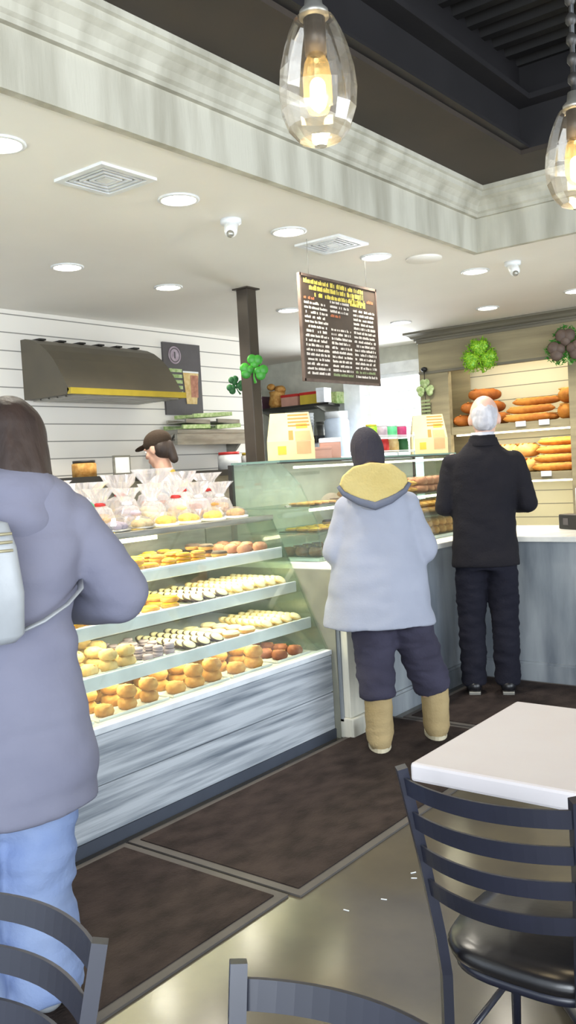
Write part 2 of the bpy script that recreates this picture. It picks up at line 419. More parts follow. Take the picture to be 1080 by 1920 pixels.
for i, (x, y, a, l) in enumerate([(-1.594, 2.436, .3, 'white scrap on the polished floor halfway between mat corner and chair'), (-1.608, 2.655, 1, 'upper of two white flecks close together left of the chair back'), (-1.585, 2.62, .5, 'lower of two white flecks close together left of the chair back'), (-1.66, 2.31, .1, 'white scrap on the polished floor nearest the mat seam')]):
    rm = Matrix.Rotation(a, 3, 'Z'); b = B().box(x - .010, x + .010, y - .002, y + .002, 0.0005, 0.0025, rot=rm)
    solo(b, 'white_fleck', M['whitebox'], l, 'fleck', (x, y, 0), 'white flecks on the concrete floor')  # tiny flat white boxes, small flecks on the concrete

# ------------------------------------------------------------------ ceiling fittings
def downlight():
    t = thing('downlight', '', 'downlight', (0, 0, CZ), 0, 'recessed round lights in the white ceiling')
    B().lathe([(0.083, 0), (0.098, 0), (0.100, -0.006), (0.083, -0.010), (0.080, -0.004), (0.080, 0)], n=32).obj('trim_ring', M['white'], t)
    B().lathe([(0.001, -0.004), (0.080, -0.004), (0.080, -0.001), (0.001, -0.001)], n=32).obj('lens', M['lit'], t)
    return t
dl = [(-2.924, 2.09, 'recessed light cut by the left picture edge, nearest the fascia'),
      (-2.962, 3.085, 'recessed light between the diamond-set vent and the white camera'),
      (-4.349, 3.528, 'recessed light above the left end of the range hood'),
      (-4.402, 4.43, 'recessed light above the right end of the range hood'),
      (-2.971, 3.94, 'recessed light just left of the smaller ceiling vent'),
      (-2.978, 4.84, 'recessed light right above the hanging menu board'),
      (-2.756, 5.77, 'recessed light just below the corner of the grey fascia'),
      (-4.457, 5.85, 'recessed light between the dark column and the menu board'),
      (-4.231, 7.257, 'recessed light right of the menu board, near the bread cabinet crown'),
      (-3.369, 7.261, 'recessed light over the tinsel shamrock on the bread cabinet'),
      (-2.556, 7.161, 'recessed light at the right picture edge above the bread cabinet')]
d0 = downlight()
for i, (x, y, l) in enumerate(dl):
    o = d0 if i == 0 else copytree(d0)
    o.location = (x, y, CZ); o['label'] = l
    L = bpy.data.lights.new('downlight_beam', 'SPOT'); L.energy = 46; L.color = (1.0, 0.935, 0.81); L.spot_size = R(125); L.spot_blend = 0.8; L.shadow_soft_size = 0.08
    lo = bpy.data.objects.new('downlight_beam', L); COL.objects.link(lo); lo.location = (x, y, CZ - 0.03)

def vent(x, y, label, s=0.155):
    t = thing('ceiling_vent', label, 'vent', (x, y, CZ), 0)
    b = B()
    for k, (a, w) in enumerate([(s, .03)]):
        for q in ((-a, a, -a, -a + w), (-a, a, a - w, a), (-a, -a + w, -a + w, a - w), (a - w, a, -a + w, a - w)): b.box(*q, -0.012, 0)
    b.obj('frame', M['white'], t)
    b = B()
    for a in (s - .045, s - .075, s - .105):
        w = .012
        for q in ((-a, a, -a, -a + w), (-a, a, a - w, a), (-a, -a + w, -a + w, a - w), (a - w, a, -a + w, a - w)): b.box(*q, -0.010, -0.002)
    b.box(-.03, .03, -.03, .03, -0.010, -0.002)
    b.obj('louvre', M['white'], t)
    B().box(-s + .02, s - .02, -s + .02, s - .02, -0.002, 0).obj('duct_opening', M['steel'], t)
vent(-2.968, 2.648, 'square white air vent nearest the viewer, over the pastry case')
vent(-2.975, 4.354, 'smaller looking square air vent directly over the menu board')
def dome(x, y, label, nm='security_camera', cat='camera'):
    t = thing(nm, label, cat, (x, y, CZ))
    B().lathe([(0.001, 0), (0.055, 0), (0.055, -0.02), (0.04, -0.03), (0.001, -0.03)]).obj('base', M['white'], t)
    B().capsule((0, 0, -0.03), (0.03, -0.04, -0.07), 0.036, 0.034).obj('housing', M['white'], t)
    B().ell((0.042, -0.058, -0.09), (0.02, 0.02, 0.02)).obj('camera_lens', M['steel'], t)
dome(-3.03, 3.53, 'small white camera on the ceiling between two recessed lights over the case')
dome(-2.46, 5.72, 'small white camera on the ceiling right of the fascia corner')
solo(B().lathe([(0.001, 0), (0.115, 0), (0.112, -0.012), (0.001, -0.016)], (-2.8, 5.13, CZ), 32), 'ceiling_speaker', M['ceiling'], 'flat round off-white speaker in the ceiling left of the fascia corner', 'speaker', (-2.8, 5.13, CZ))

# pendant lamps
def pendant(x, y, ztop, label):
    t = thing('pendant_lamp', label, 'lamp', (x, y, ztop), 0, 'clear egg-shaped glass pendant lamps')
    prof = [(0.024, 0.0), (0.036, -0.008), (0.047, -0.03), (0.058, -0.06), (0.068, -0.10), (0.0715, -0.135), (0.068, -0.17), (0.057, -0.20), (0.038, -0.222), (0.012, -0.232)]
    B().lathe(prof, n=14, smooth=False, cap=False).obj('glass_shade', M['lampglass'], t)
    B().lathe([(0.001, 0.035), (0.014, 0.035), (0.017, 0.015), (0.026, 0.006), (0.027, -0.006), (0.001, -0.008)]).obj('cap', M['steel'], t)
    B().lathe([(0.001, -0.008), (0.02, -0.008), (0.02, -0.07), (0.001, -0.07)], n=16).obj('socket', M['colm'], t)
    bulb = B().lathe([(0.014, -0.07), (0.022, -0.085), (0.026, -0.11), (0.026, -0.15), (0.018, -0.172), (0.001, -0.178)], n=20).obj('bulb', M['amber'], t)
    B().capsule((0, 0, -0.125), (0, 0, -0.155), 0.014, 0.015, 12).obj('filament', M['fil'], bulb)
    B().tube([(0, 0, 0.03), (0.003, 0, 0.3), (0, 0, 0.6), (0, 0, 3.57 - ztop)], 0.006, 8).obj('cord', M['black'], t)
    b = B()
    zz = 0.05
    while zz < 3.5 - ztop:
        b.lathe([(0.006, zz), (0.013, zz + .01), (0.013, zz + .02), (0.006, zz + .03)], n=8, cap=False); zz += 0.045
    b.obj('chain', M['dsteel'], t)
    L = bpy.data.lights.new('pendant_glow', 'POINT'); L.energy = 3.5; L.color = (1, .78, .45); L.shadow_soft_size = .03
    lo = bpy.data.objects.new('pendant_glow', L); COL.objects.link(lo); lo.location = (x, y, ztop - .26)
pendant(-0.935, 1.350, 2.258, 'clear glass pendant lamp hanging near the viewer, left of the other one')
pendant(-0.74, 2.11, 2.25, 'glass pendant lamp at the right picture edge, glowing amber')

# ------------------------------------------------------------------ column, menu board
t = thing('steel_column', 'dark bronze square column standing behind the pastry case', 'column', (-4.12, 4.92, 0))
B().box(-4.17, -4.07, 4.87, 4.97, 0, CZ, 0.004).obj('shaft', M['colm'], t, 'w')
B().box(-4.19, -4.05, 4.85, 4.99, CZ - .01, CZ).obj('cap_plate', M['colm'], t, 'w')
B().box(-4.20, -4.04, 4.84, 5.0, 0, .012).obj('base_plate', M['colm'], t, 'w')

def shamrock_mesh(b, r, th, y0=0, stem=True):
    """three heart leaves in the x-z plane"""
    for a in (90, 210 - 10, 330 + 10):
        d = Vector((math.cos(R(a)), 0, math.sin(R(a)))); n = Vector((-d.z, 0, d.x))
        for s in (-1, 1):
            c = d * r * .62 + n * s * r * .2
            b.ell(Vector((c.x, y0, c.z)), (r * .36, th, r * .36), n=14)
        c = d * r * .33; b.ell(Vector((c.x, y0, c.z)), (r * .3, th, r * .3), n=12)
    if stem: b.tube([(0, y0, -r * .1), (r * .06, y0, -r * .6), (r * .2, y0, -r * 1.0)], [r * .06, r * .06, r * .1], 8)
b = B(); shamrock_mesh(b, 0.10, 0.012)
o = b.obj('shamrock_decoration', M['green']); o.location = (-4.02, 4.84, 2.16); o.rotation_euler = (0, 0.15, R(38)); tagp(o, 'plain green foil shamrock on the front of the dark column', 'decoration')
b = B(); shamrock_mesh(b, 0.07, 0.012)
o = b.obj('shamrock_decoration', M['dgreen']); o.location = (-4.20, 4.84, 2.06); o.rotation_euler = (0, -0.3, R(60)); tagp(o, 'dark green shamrock half hidden behind the left side of the dark column', 'decoration')

def chalk_lines(b, x, y0, y1, z, h, rnd, gap=.012):
    yy = y0
    while yy < y1 - .02:
        w = min(rnd.uniform(.02, .075), y1 - yy)
        n = max(2, int(w / .009))
        for k in range(n):
            if rnd.random() < .12: continue
            a = yy + k * w / n; hh = h * rnd.uniform(.6, 1)
            b.box(x, x + .0015, a, a + w / n * .8, z, z + hh)
        yy += w + gap
t = thing('menu_board', 'dark brown hanging menu board filled with chalk writing', 'sign', (-3.0, 4.45, 2.53))
b = B(); e = .012
for a in ((4.05, 4.85, 2.525, 2.54), (4.05, 4.85, 1.935, 1.95), (4.05, 4.062, 1.935, 2.54), (4.838, 4.85, 1.935, 2.54)): b.box(-3.016, -2.996, *a)
b.obj('frame', M['umber'], t, 'w')
rnd = random.Random(3)
pb = B().box(-3.012, -3.0, 4.06, 4.84, 1.945, 2.53)
class Ink:
    def __init__(s, i): s.i = i
    def box(s, *a): pb.mi = s.i; pb.box(*a)
bw, by, bo, bg = Ink(1), Ink(2), Ink(3), Ink(4)
cols = [(4.085, 4.31), (4.34, 4.55), (4.58, 4.82)]
for r_ in range(17):
    z = 2.40 - r_ * .0265
    for ci, (a, c) in enumerate(cols):
        if ci == 1 and r_ in (4, 5): continue
        tgt = bw
        if (ci == 0 and r_ == 0) or (ci == 1 and r_ == 3): tgt = bo; c = a + .1
        if r_ == 15 and ci == 2 or r_ == 16 and ci == 1: tgt = bg
        if ci == 2 and r_ in (0,): continue
        chalk_lines(tgt, -3.0, a, c, z, .016, rnd, .008)
for k, (z, h) in enumerate([(2.49, .028), (2.455, .030), (2.42, .026)]): chalk_lines(by, -3.0, 4.09 + .05 * k, 4.70, z, h, rnd, .006)
chalk_lines(by, -3.0, 4.55, 4.72, 2.405, .05, rnd, .004)
chalk_lines(bo, -3.0, 4.72, 4.81, 2.44, .02, rnd, .004)
pb.obj('panel', [M['board'], M['chalkw'], M['chalky'], M['chalko'], M['chalkg']], t, 'w')
for y in (4.15, 4.75): B().tube([(-3.006, y, 2.53), (-3.006, y, CZ)], .0015, 6).obj('hanging_wire', M['steel'], t, 'w')

# ------------------------------------------------------------------ kitchen side
t = thing('range_hood', 'dark bronze curved range hood with brass rim on the white wall', 'hood', (-5.68, 4.6, 2.07))
def hoodprof(k):  # x outward, z
    return [(0, 2.07), (0, 2.52), (.06, 2.52), (.14, 2.50), (.22, 2.465), (.30, 2.41), (.37, 2.34), (.43, 2.26), (.48, 2.18), (.53, 2.10), (.50, 2.07)]
b = B(); P = hoodprof(0)
ya, yb = 4.12, 5.28
b.prism([(-5.68 + p[0], p[1]) for p in P], 1, ya, yb)
b.obj('canopy', M['hood'], t, 'w')
b = B().box(-5.17, -5.13, ya, yb, 2.07, 2.115); b.box(-5.68, -5.13, yb, yb + .012, 2.07, 2.115)
b.obj('brass_rim', M['brass'], t, 'w')
b = B()
for k in range(5): b.box(-5.64 + .1 * k, -5.56 + .1 * k, ya + .05, yb - .05, 2.058, 2.07)
b.obj('filter', M['steel'], t, 'w')
for k in range(6): B().box(-5.68, -5.58, ya + .1 + k * .19, ya + .16 + k * .19, 2.518, 2.53).obj('top_clip', M['dsteel'], t, 'w')

t = thing('wall_poster', 'dark slate poster with round emblem and drink picture on the wall', 'poster', (-5.67, 5.8, 2.0))
B().box(-5.68, -5.66, 5.58, 6.05, 1.98, 2.62).obj('panel', M['postd'], t, 'w')
b = B()
ring = []
def disc(b, x, cy, cz, r0, r1, th, n=32):
    for i in range(n):
        a0, a1 = 2 * math.pi * i / n, 2 * math.pi * (i + 1) / n
        b.quad([(x, cy + r0 * math.cos(a0), cz + r0 * math.sin(a0)), (x, cy + r1 * math.cos(a0), cz + r1 * math.sin(a0)), (x, cy + r1 * math.cos(a1), cz + r1 * math.sin(a1)), (x, cy + r0 * math.cos(a1), cz + r0 * math.sin(a1))])
disc(b, -5.657, 5.72, 2.51, .001, .078, 0); b.obj('round_emblem', M['lilac'], t, 'w')
b = B(); disc(b, -5.655, 5.72, 2.51, .055, .064, 0); b.box(-5.656, -5.654, 5.713, 5.727, 2.48, 2.54); b.obj('emblem_mark', M['postd'], t, 'w')
b = B()
for k in range(5): b.box(-5.659, -5.657, 5.64 + .01 * k, 5.80, 2.36 - .05 * k, 2.39 - .05 * k)
b.obj('caption_lines', M['palegreen'], t, 'w')
b = B().prism([(5.84, 2.08), (5.97, 2.08), (6.01, 2.36), (5.81, 2.36)], 0, -5.659, -5.655); b.obj('cup_picture', M['pale'], t, 'w')
b = B().prism([(5.90, 2.14), (5.99, 2.14), (6.0, 2.34), (5.90, 2.34)], 0, -5.6545, -5.6535); b.obj('drink_picture', M['pinkish'], t, 'w')
b = B().box(-5.659, -5.655, 5.81, 6.01, 2.36, 2.375); b.obj('cup_lid_picture', M['white'], t, 'w')

# wall shelf with wrapped pans
t = thing('wall_shelf', 'stainless wall shelf on the kitchen wall below the poster', 'shelf', (-5.68, 5.9, 1.72))
B().box(-5.68, -5.36, 5.40, 6.42, 1.80, 1.83).obj('shelf_board', M['steel'], t, 'w')
B().box(-5.40, -5.37, 5.40, 6.42, 1.70, 1.80).obj('front_panel', M['steel'], t, 'w')
for y in (5.42, 6.36): B().prism([(-5.68, 1.55), (-5.68, 1.8), (-5.42, 1.8)], 1, y, y + .03).obj('bracket', M['steel'], t, 'w')
for i, (y, z, l, rr) in enumerate([(5.66, 1.84, .34, .02), (5.68, 1.885, .3, -.03), (6.08, 1.845, .32, .05), (6.08, 1.89, .3, -.02), (5.88, 1.945, .5, .05)]):
    b = B(); rm = Matrix.Rotation(rr, 3, 'X')
    b.box(-5.62, -5.38, y - l / 2, y + l / 2, z, z + .012, rot=rm); b.box(-5.62, -5.60, y - l / 2, y + l / 2, z, z + .035, rot=rm); b.box(-5.40, -5.38, y - l / 2, y + l / 2, z, z + .035, rot=rm)
    solo(b, 'baking_pan', M['steel'] if i % 2 else M['palegreen'], ['baking pan at the bottom of the left pile on the kitchen shelf', 'baking pan on top of the left pile on the kitchen shelf', 'baking pan at the bottom of the right pile on the kitchen shelf', 'baking pan on top of the right pile on the kitchen shelf', 'baking pan lying topmost across both piles on the kitchen shelf'][i], 'pan', (-5.5, y, z), 'baking pans on the kitchen wall shelf')

# back bar units along the kitchen wall
t = thing('kitchen_unit', 'long stainless kitchen unit against the white boarded wall', 'cabinet', (-5.4, 4.2, 0))
B().box(-5.66, -5.05, 2.2, 6.5, .1, 1.42).obj('body', M['steel'], t, 'w')
B().box(-5.67, -5.0, 2.15, 6.55, 1.42, 1.47).obj('top_board', M['dsteel'], t, 'w')
B().box(-5.6, -5.1, 2.25, 6.45, 0, .1).obj('kick_board', M['dsteel'], t, 'w')
for k in range(6):
    dd = B().box(-5.045, -5.03, 2.25 + .71 * k, 2.9 + .71 * k, .2, 1.36).obj('door', M['steel'], t, 'w')
    B().box(-5.025, -5.01, 2.8 + .71 * k, 2.82 + .71 * k, .7, 1.0).obj('handle', M['dsteel'], dd, shift=t.location)
t = thing('framed_sign', 'small white framed sign standing left of the capped worker', 'sign', (-5.2, 4.62, 1.47))
B().box(-5.21, -5.195, 4.53, 4.70, 1.47, 1.62).obj('frame', M['steel'], t, 'w')
B().box(-5.195, -5.192, 4.545, 4.685, 1.485, 1.605).obj('paper', M['white'], t, 'w')
def jarlike(nm, label, cat, x, y, z, r, h, m1, m2, group=None):
    t = thing(nm, label, cat, (x, y, z), 0, group)
    B().lathe([(.001, 0), (r, 0), (r, h * .78), (r * .85, h * .85), (r * .85, h * .88), (.001, h * .88)], n=18).obj('body', m1, t)
    B().lathe([(.001, h * .85), (r * .92, h * .85), (r * .92, h), (.001, h)], n=18).obj('lid', m2, t)
jarlike('canister', 'red and white canister beside the capped worker', 'canister', -5.2, 5.0, 1.47, .07, .24, M['white'], M['redp'])
jarlike('canister', 'short yellow-lidded tub on the kitchen unit left of the dark column', 'tub', -5.2, 6.15, 1.47, .09, .14, M['white'], M['yellowp'])
jarlike('canister', 'red-lidded white tub behind the wrapped gift bags', 'tub', -5.2, 5.85, 1.47, .10, .15, M['white'], M['redp'])
jarlike('canister', 'brown crock at the left end of the kitchen unit', 'crock', -5.2, 4.25, 1.47, .09, .12, M['golden'], M['dsteel'])

# ------------------------------------------------------------------ pastry case (low, nearest)
CY0, CY1 = 0.6, 3.82
t = thing('pastry_case', 'long low pastry case with whitewashed plank base and four lit shelves', 'display case', (-3.1, 2.2, 0))
pc = t
b = B().box(-3.62, -2.752, CY0, CY1, .05, .245, .003); b.box(-3.62, -2.752, CY0, CY1, .252, .445, .003)
b.box(-3.6, -2.765, CY0, CY1, .24, .26)
b.obj('plank_base', M['wood'], t, 'w')
B().box(-3.6, -2.745, CY0, CY1, 0.0, .05).obj('kick_board', M['kick'], t, 'w')
b = B().box(-3.60, -2.756, CY0, CY1 - .01, .445, .465, .004); b.box(-2.80, -2.74, CY0, CY1 - .01, .452, .478, .003)
b.obj('bottom_shelf', M['shelfw'], t, 'w')
gx = lambda z: -2.765 - (z - .465) * (.335 / .735)      # sloping glass line
for z in (.645, .835, 1.02):
    b = B().box(-3.58, gx(z) - .015, CY0 + .02, CY1 - .03, z - .03, z - .012, .002)
    sh = b.obj('shelf', M['shelfw'], t, 'w')
    B().box(gx(z) - .018, gx(z) - .004, CY0 + .02, CY1 - .03, z - .052, z + .006, .004).obj('shelf_rail', M['shelfw'], sh, shift=t.location)
B().box(-3.62, -3.10, CY0, CY1, 1.185, 1.20, .003).obj('top_panel', M['glass'], t, 'w')
b = B().box(-3.13, -3.095, CY0, CY1, 1.17, 1.20, .003); b.obj('top_rail', M['steel'], t, 'w')
b = B().prism([(-3.6, .465), (-2.768, .465), (-3.10, 1.185), (-3.6, 1.185)], 1, CY1 - .022, CY1 - .01); b.obj('side_pane', M['gglass'], t, 'w')
b = B().prism([(-3.6, .465), (-2.768, .465), (-3.10, 1.185), (-3.6, 1.185)], 1, CY0 + .0, CY0 + .012); b.obj('side_pane', M['gglass'], t, 'w')
B().prism([(-2.768, .48), (-2.762, .48), (-3.097, 1.185), (-3.103, 1.185)], 1, CY0, CY1 - .01).obj('front_pane', M['glass'], t, 'w')
B().box(-3.62, -3.60, CY0, CY1, .465, 1.185).obj('back_panel', M['steel'], t, 'w')
B().box(-3.125, -3.108, 1.6, 2.95, 1.150, 1.168).obj('lit_strip', M['tube'], t, 'w')  # case lamp tube, placed and shortened to stand in for a reflected streak
for z, px, pw in ((1.16, -3.2, 8), (.985, -3.05, 9), (.80, -2.98, 5), (.61, -2.92, 3.5)):
    area('case_light', (px, 2.4, z), (px - .1, 2.4, 0), 2.6, .05, pw, (1.0, 0.91, .56)).rotation_euler = (0, 0, R(90))

# ------------------------------------------------------------------ baked goods prototypes (local, base at z=0)
def proto(b, nm, mats): 
    o = b.obj(nm, mats); return o
def cookie_b(r, h, top=None):
    b = B(); b.lathe([(.001, 0), (r * .9, 0), (r, h * .4), (r * .93, h * .8), (r * .6, h), (.001, h * 1.05)], n=16)
    if top:
        b.mi = 1; b.lathe([(r * .80, h * .78), (r * .82, h * 1.0), (r * .6, h * 1.22), (.001, h * 1.28)], n=16, cap=False)
    return b
def bar_b(l, w, h):
    b = B().box(-l / 2, l / 2, -w / 2, w / 2, 0, h * .6, .004); b.mi = 1; b.box(-l / 2 + .002, l / 2 - .002, -w / 2 + .002, w / 2 - .002, h * .6, h, .004); return b
def roll_b(rx, ry, rz):
    b = B(); b.lathe([(.001, 0), (.8, 0), (1, .35), (.9, .72), (.55, .95), (.001, 1.02)], n=18, sx=1, sy=1)
    for v in b.bm.verts:
        v.co = Vector((v.co.x * rx, v.co.y * ry, v.co.z * rz)); v.co += Vector((0, 0, .004 * noise.noise(v.co * 60)))
    b.mi = 1; b.box(-rx * .7, rx * .7, -.003, .003, rz * .8, rz * .98, rot=Matrix.Rotation(.5, 3, 'Z')); return b
def croissant_b(L, r):
    b = B(); pts = []; rr = []
    for i in range(17):
        u = i / 16 * 2 - 1; a = u * 1.1
        pts.append((L * .5 * math.sin(a) / math.sin(1.1), L * .35 * (1 - math.cos(a)), r * .9)); rr.append(r * (1 - abs(u) ** 1.6 * .78) * (1 + .10 * math.cos(i * 2.4)))
    b.tube(pts, rr, 12, .85); return b
def donut_b(Rr, r, icing=True):
    b = B(); n, m = 20, 10
    for part in (0, 1):
        b.mi = part; rs = []
        lo_, hi_ = (0, 2 * math.pi) if part == 0 else (.25, math.pi - .25)
        k = m if part == 0 else 6
        rrr = r if part == 0 else r * 1.07
        grid = [[(( Rr + rrr * math.cos(lo_ + (hi_ - lo_) * j / k)) * math.cos(2 * math.pi * i / n), (Rr + rrr * math.cos(lo_ + (hi_ - lo_) * j / k)) * math.sin(2 * math.pi * i / n), r + rrr * math.sin(lo_ + (hi_ - lo_) * j / k)) for j in range(k + 1)] for i in range(n)]
        vs = [[b.bm.verts.new(p) for p in g] for g in grid]
        for i in range(n):
            for j in range(k):
                f = b.bm.faces.new((vs[i][j], vs[(i + 1) % n][j], vs[(i + 1) % n][j + 1], vs[i][j + 1])); f.smooth = True; f.material_index = part
    return b
def macaron_b(r, h):
    b = B(); b.lathe([(.001, 0), (r * .8, .002), (r, h * .3), (r * .95, h * .38), (r * .85, h * .42), (r * .85, h * .58), (r * .95, h * .62), (r, h * .7), (r * .8, h), (.001, h)], n=16); return b
PRO = {
 'sugar_cookie': (lambda: cookie_b(.036, .012, True), ['pale', 'creamic'], 'cookie'),
 'butter_cookie': (lambda: cookie_b(.034, .013), ['golden'], 'cookie'),
 'chocolate_cookie': (lambda: cookie_b(.034, .014, True), ['choc', 'choc'], 'cookie'),
 'yellow_iced_cookie': (lambda: cookie_b(.040, .013, True), ['golden', 'yellowic'], 'cookie'),
 'black_and_white_cookie': (lambda: cookie_b(.038, .013, True), ['choc', 'creamic'], 'cookie'),
 'lemon_bar': (lambda: bar_b(.09, .05, .03), ['golden', 'yellowic'], 'pastry'),
 'croissant': (lambda: croissant_b(.13, .026), ['golden'], 'croissant'),
 'glazed_bun': (lambda: roll_b(.045, .04, .05), ['pinkish', 'reddish'], 'bun'),
 'bread_roll': (lambda: roll_b(.052, .044, .052), ['golden', 'pale'], 'roll'),
 'pale_roll': (lambda: roll_b(.045, .042, .045), ['pale', 'golden'], 'roll'),
 'brown_roll': (lambda: roll_b(.046, .042, .048), ['reddish', 'golden'], 'roll'),
 'ring_doughnut': (lambda: donut_b(.028, .016), ['golden', 'creamic'], 'doughnut'),
 'chocolate_doughnut': (lambda: donut_b(.028, .016), ['golden', 'choc'], 'doughnut'),
 'lilac_macaron': (lambda: macaron_b(.026, .026), ['lilac'], 'macaron'),
 'yellow_danish': (lambda: cookie_b(.046, .022, True), ['golden', 'yellowic'], 'pastry'),
}
made = {}
def put(kind, loc, rz, tilt, label, group, sc=1.0):
    if kind not in made:
        f, ms, cat = PRO[kind]; o = f().obj(kind, [M[m] for m in ms]); made[kind] = o
    else:
        o = made[kind].copy(); COL.objects.link(o)
    o.location = loc; o.rotation_euler = (0, tilt, rz); o.scale = (sc, sc, sc)
    tagp(o, label, PRO[kind][2], group)
rnd = random.Random(11)
ORD = {1: 'top shelf', 2: 'second shelf', 3: 'third shelf', 4: 'bottom shelf'}
NTH = ['first', 'second', 'third', 'fourth', 'fifth', 'sixth', 'seventh', 'eighth', 'ninth', 'tenth', 'eleventh', 'twelfth']
def section(level, y0, y1, kind, pos, desc, dx=.08, dy=.08, rows=4, lean=0.0, piles=1, ph=.02, z=None, sc=1.0):
    zb = {1: 1.012, 2: .827, 3: .637, 4: .470}[level]
    front = {1: gx(1.02), 2: gx(.835), 3: gx(.645), 4: -2.80}[level] - (.045 if level < 4 and piles > 1 else .028)
    tl = f'white tray of {desc}, {ORD[level]} of low case, {pos[1]}'
    b = B().box(front - rows * dx - .02, front - .002, y0 + .004, y1 - .004, zb - .003, zb + .002); b.box(front - .006, front, y0 + .004, y1 - .004, zb, zb + .010)
    solo(b, 'tray', M['shelfw'], tl, 'tray', (front - .1, (y0 + y1) / 2, zb), 'trays in the low pastry case')
    n = int((y1 - y0 - .02) / dy); pt = (y1 - y0 - .02) / n
    one = desc
    for suf, rep in (('pastries', 'pastry'), ('cookies', 'cookie'), ('croissants', 'croissant'), ('buns', 'bun'), ('rolls', 'roll'), ('bars', 'bar'), ('doughnuts', 'doughnut'), ('macarons', 'macaron')): one = one.replace(suf, rep)
    for j in range(n):
        for i in range(rows):
            np_ = piles if not (piles > 1 and (i + j) % 3 == 0) else piles - 1
            for k in range(np_):
                x = front - dx * (i + .5) + rnd.uniform(-.003, .003); y = y0 + .01 + pt * (j + .5) + rnd.uniform(-.003, .003)
                lay = '' if piles == 1 else (' upper layer,', ' middle layer,', ' lower layer,')[min(2, (np_ - 1 - k) * (2 if np_ == 2 else 1))] if np_ > 1 else ' single,'
                put(kind, (x, y, zb + .003 + k * ph + abs(math.sin(lean)) * .04), rnd.uniform(-.5, .5) if (dx == dy and not lean) else (rnd.uniform(-.12, .12) if not lean else 0), lean, f'{one}, {ORD[level]} {pos[1]},{lay} {NTH[i]} from glass, {NTH[j]} from left', f'{desc} on the {ORD[level]} of the low pastry case', sc * rnd.uniform(.95, 1.0))
A_, B_, C_, D_ = ('nearest the long-coated woman', 'near end'), ('left of middle', 'left part'), ('right of middle', 'right part'), ('at the far end', 'far end')
section(1, 1.95, 2.55, 'croissant', A_, 'golden croissants', .135, .085, 3, 0, 2, .040)
section(1, 2.55, 2.95, 'yellow_danish', B_, 'yellow-topped pastries', .094, .094, 4, 0, 2, .029)
section(1, 2.95, 3.28, 'yellow_iced_cookie', C_, 'yellow iced pastries', .082, .082, 4, 0, 3, .018)
section(1, 3.28, 3.48, 'chocolate_doughnut', ('beside the glazed buns', 'right part'), 'chocolate doughnuts', .092, .092, 4, 0, 2, .034)
section(1, 3.48, 3.76, 'glazed_bun', D_, 'rose-brown glazed buns', .09, .09, 4, 0, 1, .03)
section(2, 1.85, 2.25, 'croissant', A_, 'golden croissants', .135, .085, 3, 0, 2, .040)
section(2, 2.25, 2.72, 'lemon_bar', B_, 'bright yellow bars', .095, .058, 4, 0, 2, .031)
section(2, 2.72, 3.0, 'yellow_danish', C_, 'yellow-topped pastries', .094, .094, 4, 0, 2, .029)
section(2, 3.0, 3.3, 'black_and_white_cookie', ('beside the pale cookies', 'right part'), 'black and cream cookies', .045, .08, 8, .5)
section(2, 3.3, 3.76, 'sugar_cookie', D_, 'pale sugar cookies', .04, .077, 9, .6)
section(3, 1.85, 2.3, 'butter_cookie', A_, 'golden butter cookies', .042, .072, 8, .55)
section(3, 2.3, 2.62, 'pale_roll', B_, 'pale little buns', .092, .092, 4, 0, 2, .047)
section(3, 2.62, 2.85, 'lilac_macaron', ('beside the pale buns', 'middle'), 'lilac macarons', .056, .056, 6, 0, 2, .027)
section(3, 2.85, 3.15, 'black_and_white_cookie', C_, 'black and cream cookies', .045, .08, 8, .5)
section(3, 3.15, 3.42, 'ring_doughnut', ('beside the pale cookies', 'right part'), 'cream iced doughnuts', .09, .092, 4, 0, 1, .03)
section(3, 3.42, 3.76, 'sugar_cookie', D_, 'pale sugar cookies', .042, .077, 8, .5)
section(4, 1.9, 2.28, 'bread_roll', A_, 'golden bread rolls', .108, .098, 4, 0, 2, .053)
section(4, 2.30, 2.70, 'bread_roll', B_, 'tan rolls', .108, .098, 4, 0, 2, .053, sc=.95)
section(4, 2.72, 3.1, 'bread_roll', C_, 'golden bread rolls', .108, .098, 4, 0, 2, .053)
section(4, 3.12, 3.42, 'bread_roll', ('beside the reddish rolls', 'right part'), 'large golden rolls', .112, .1, 4, 0, 2, .054, sc=1.04)
section(4, 3.46, 3.74, 'brown_roll', D_, 'reddish-brown rolls', .095, .09, 4, 0, 1, .04)

# ------------------------------------------------------------------ wrapped gifts on the pastry case
TZ = 1.20
def gift_bag(w, d, h, mcont, mtie, seed):
    rr = random.Random(seed); t = thing('gift_bag', '', 'gift bag')
    def ring(z, rx, ry, cr, n=28):
        return [((rx * math.cos(2 * math.pi * i / n)) * (1 + cr * math.sin(i * 2.9 + z * 60)), ry * math.sin(2 * math.pi * i / n) * (1 + cr * math.cos(i * 3.7 + z * 50)), z) for i in range(n)]
    h *= .76; hb = h * .6
    B().rings([ring(0, w * .46, d * .46, .02), ring(.02, w * .5, d * .5, .04), ring(hb * .5, w * .5, d * .48, .06), ring(hb * .85, w * .38, d * .35, .09), ring(hb, .02, .018, .1), ring(hb + .02, .03, .02, .2), ring(hb + (h - hb) * .6, w * .34, .03, .3), ring(h, w * .48, .045, .35)], False, False).obj('cellophane', M['cello'], t)
    tb = B()
    for k in range(7): tb.ell((rr.uniform(-w * .25, w * .25), rr.uniform(-d * .22, d * .22), .02 + rr.random() * hb * .5), (.035, .032, .018), n=10)
    tb.obj('contents', mcont, t)
    B().lathe([(.022, hb - .006), (.03, hb), (.022, hb + .012)], n=14, cap=False).obj('ribbon', mtie, t)
    return t
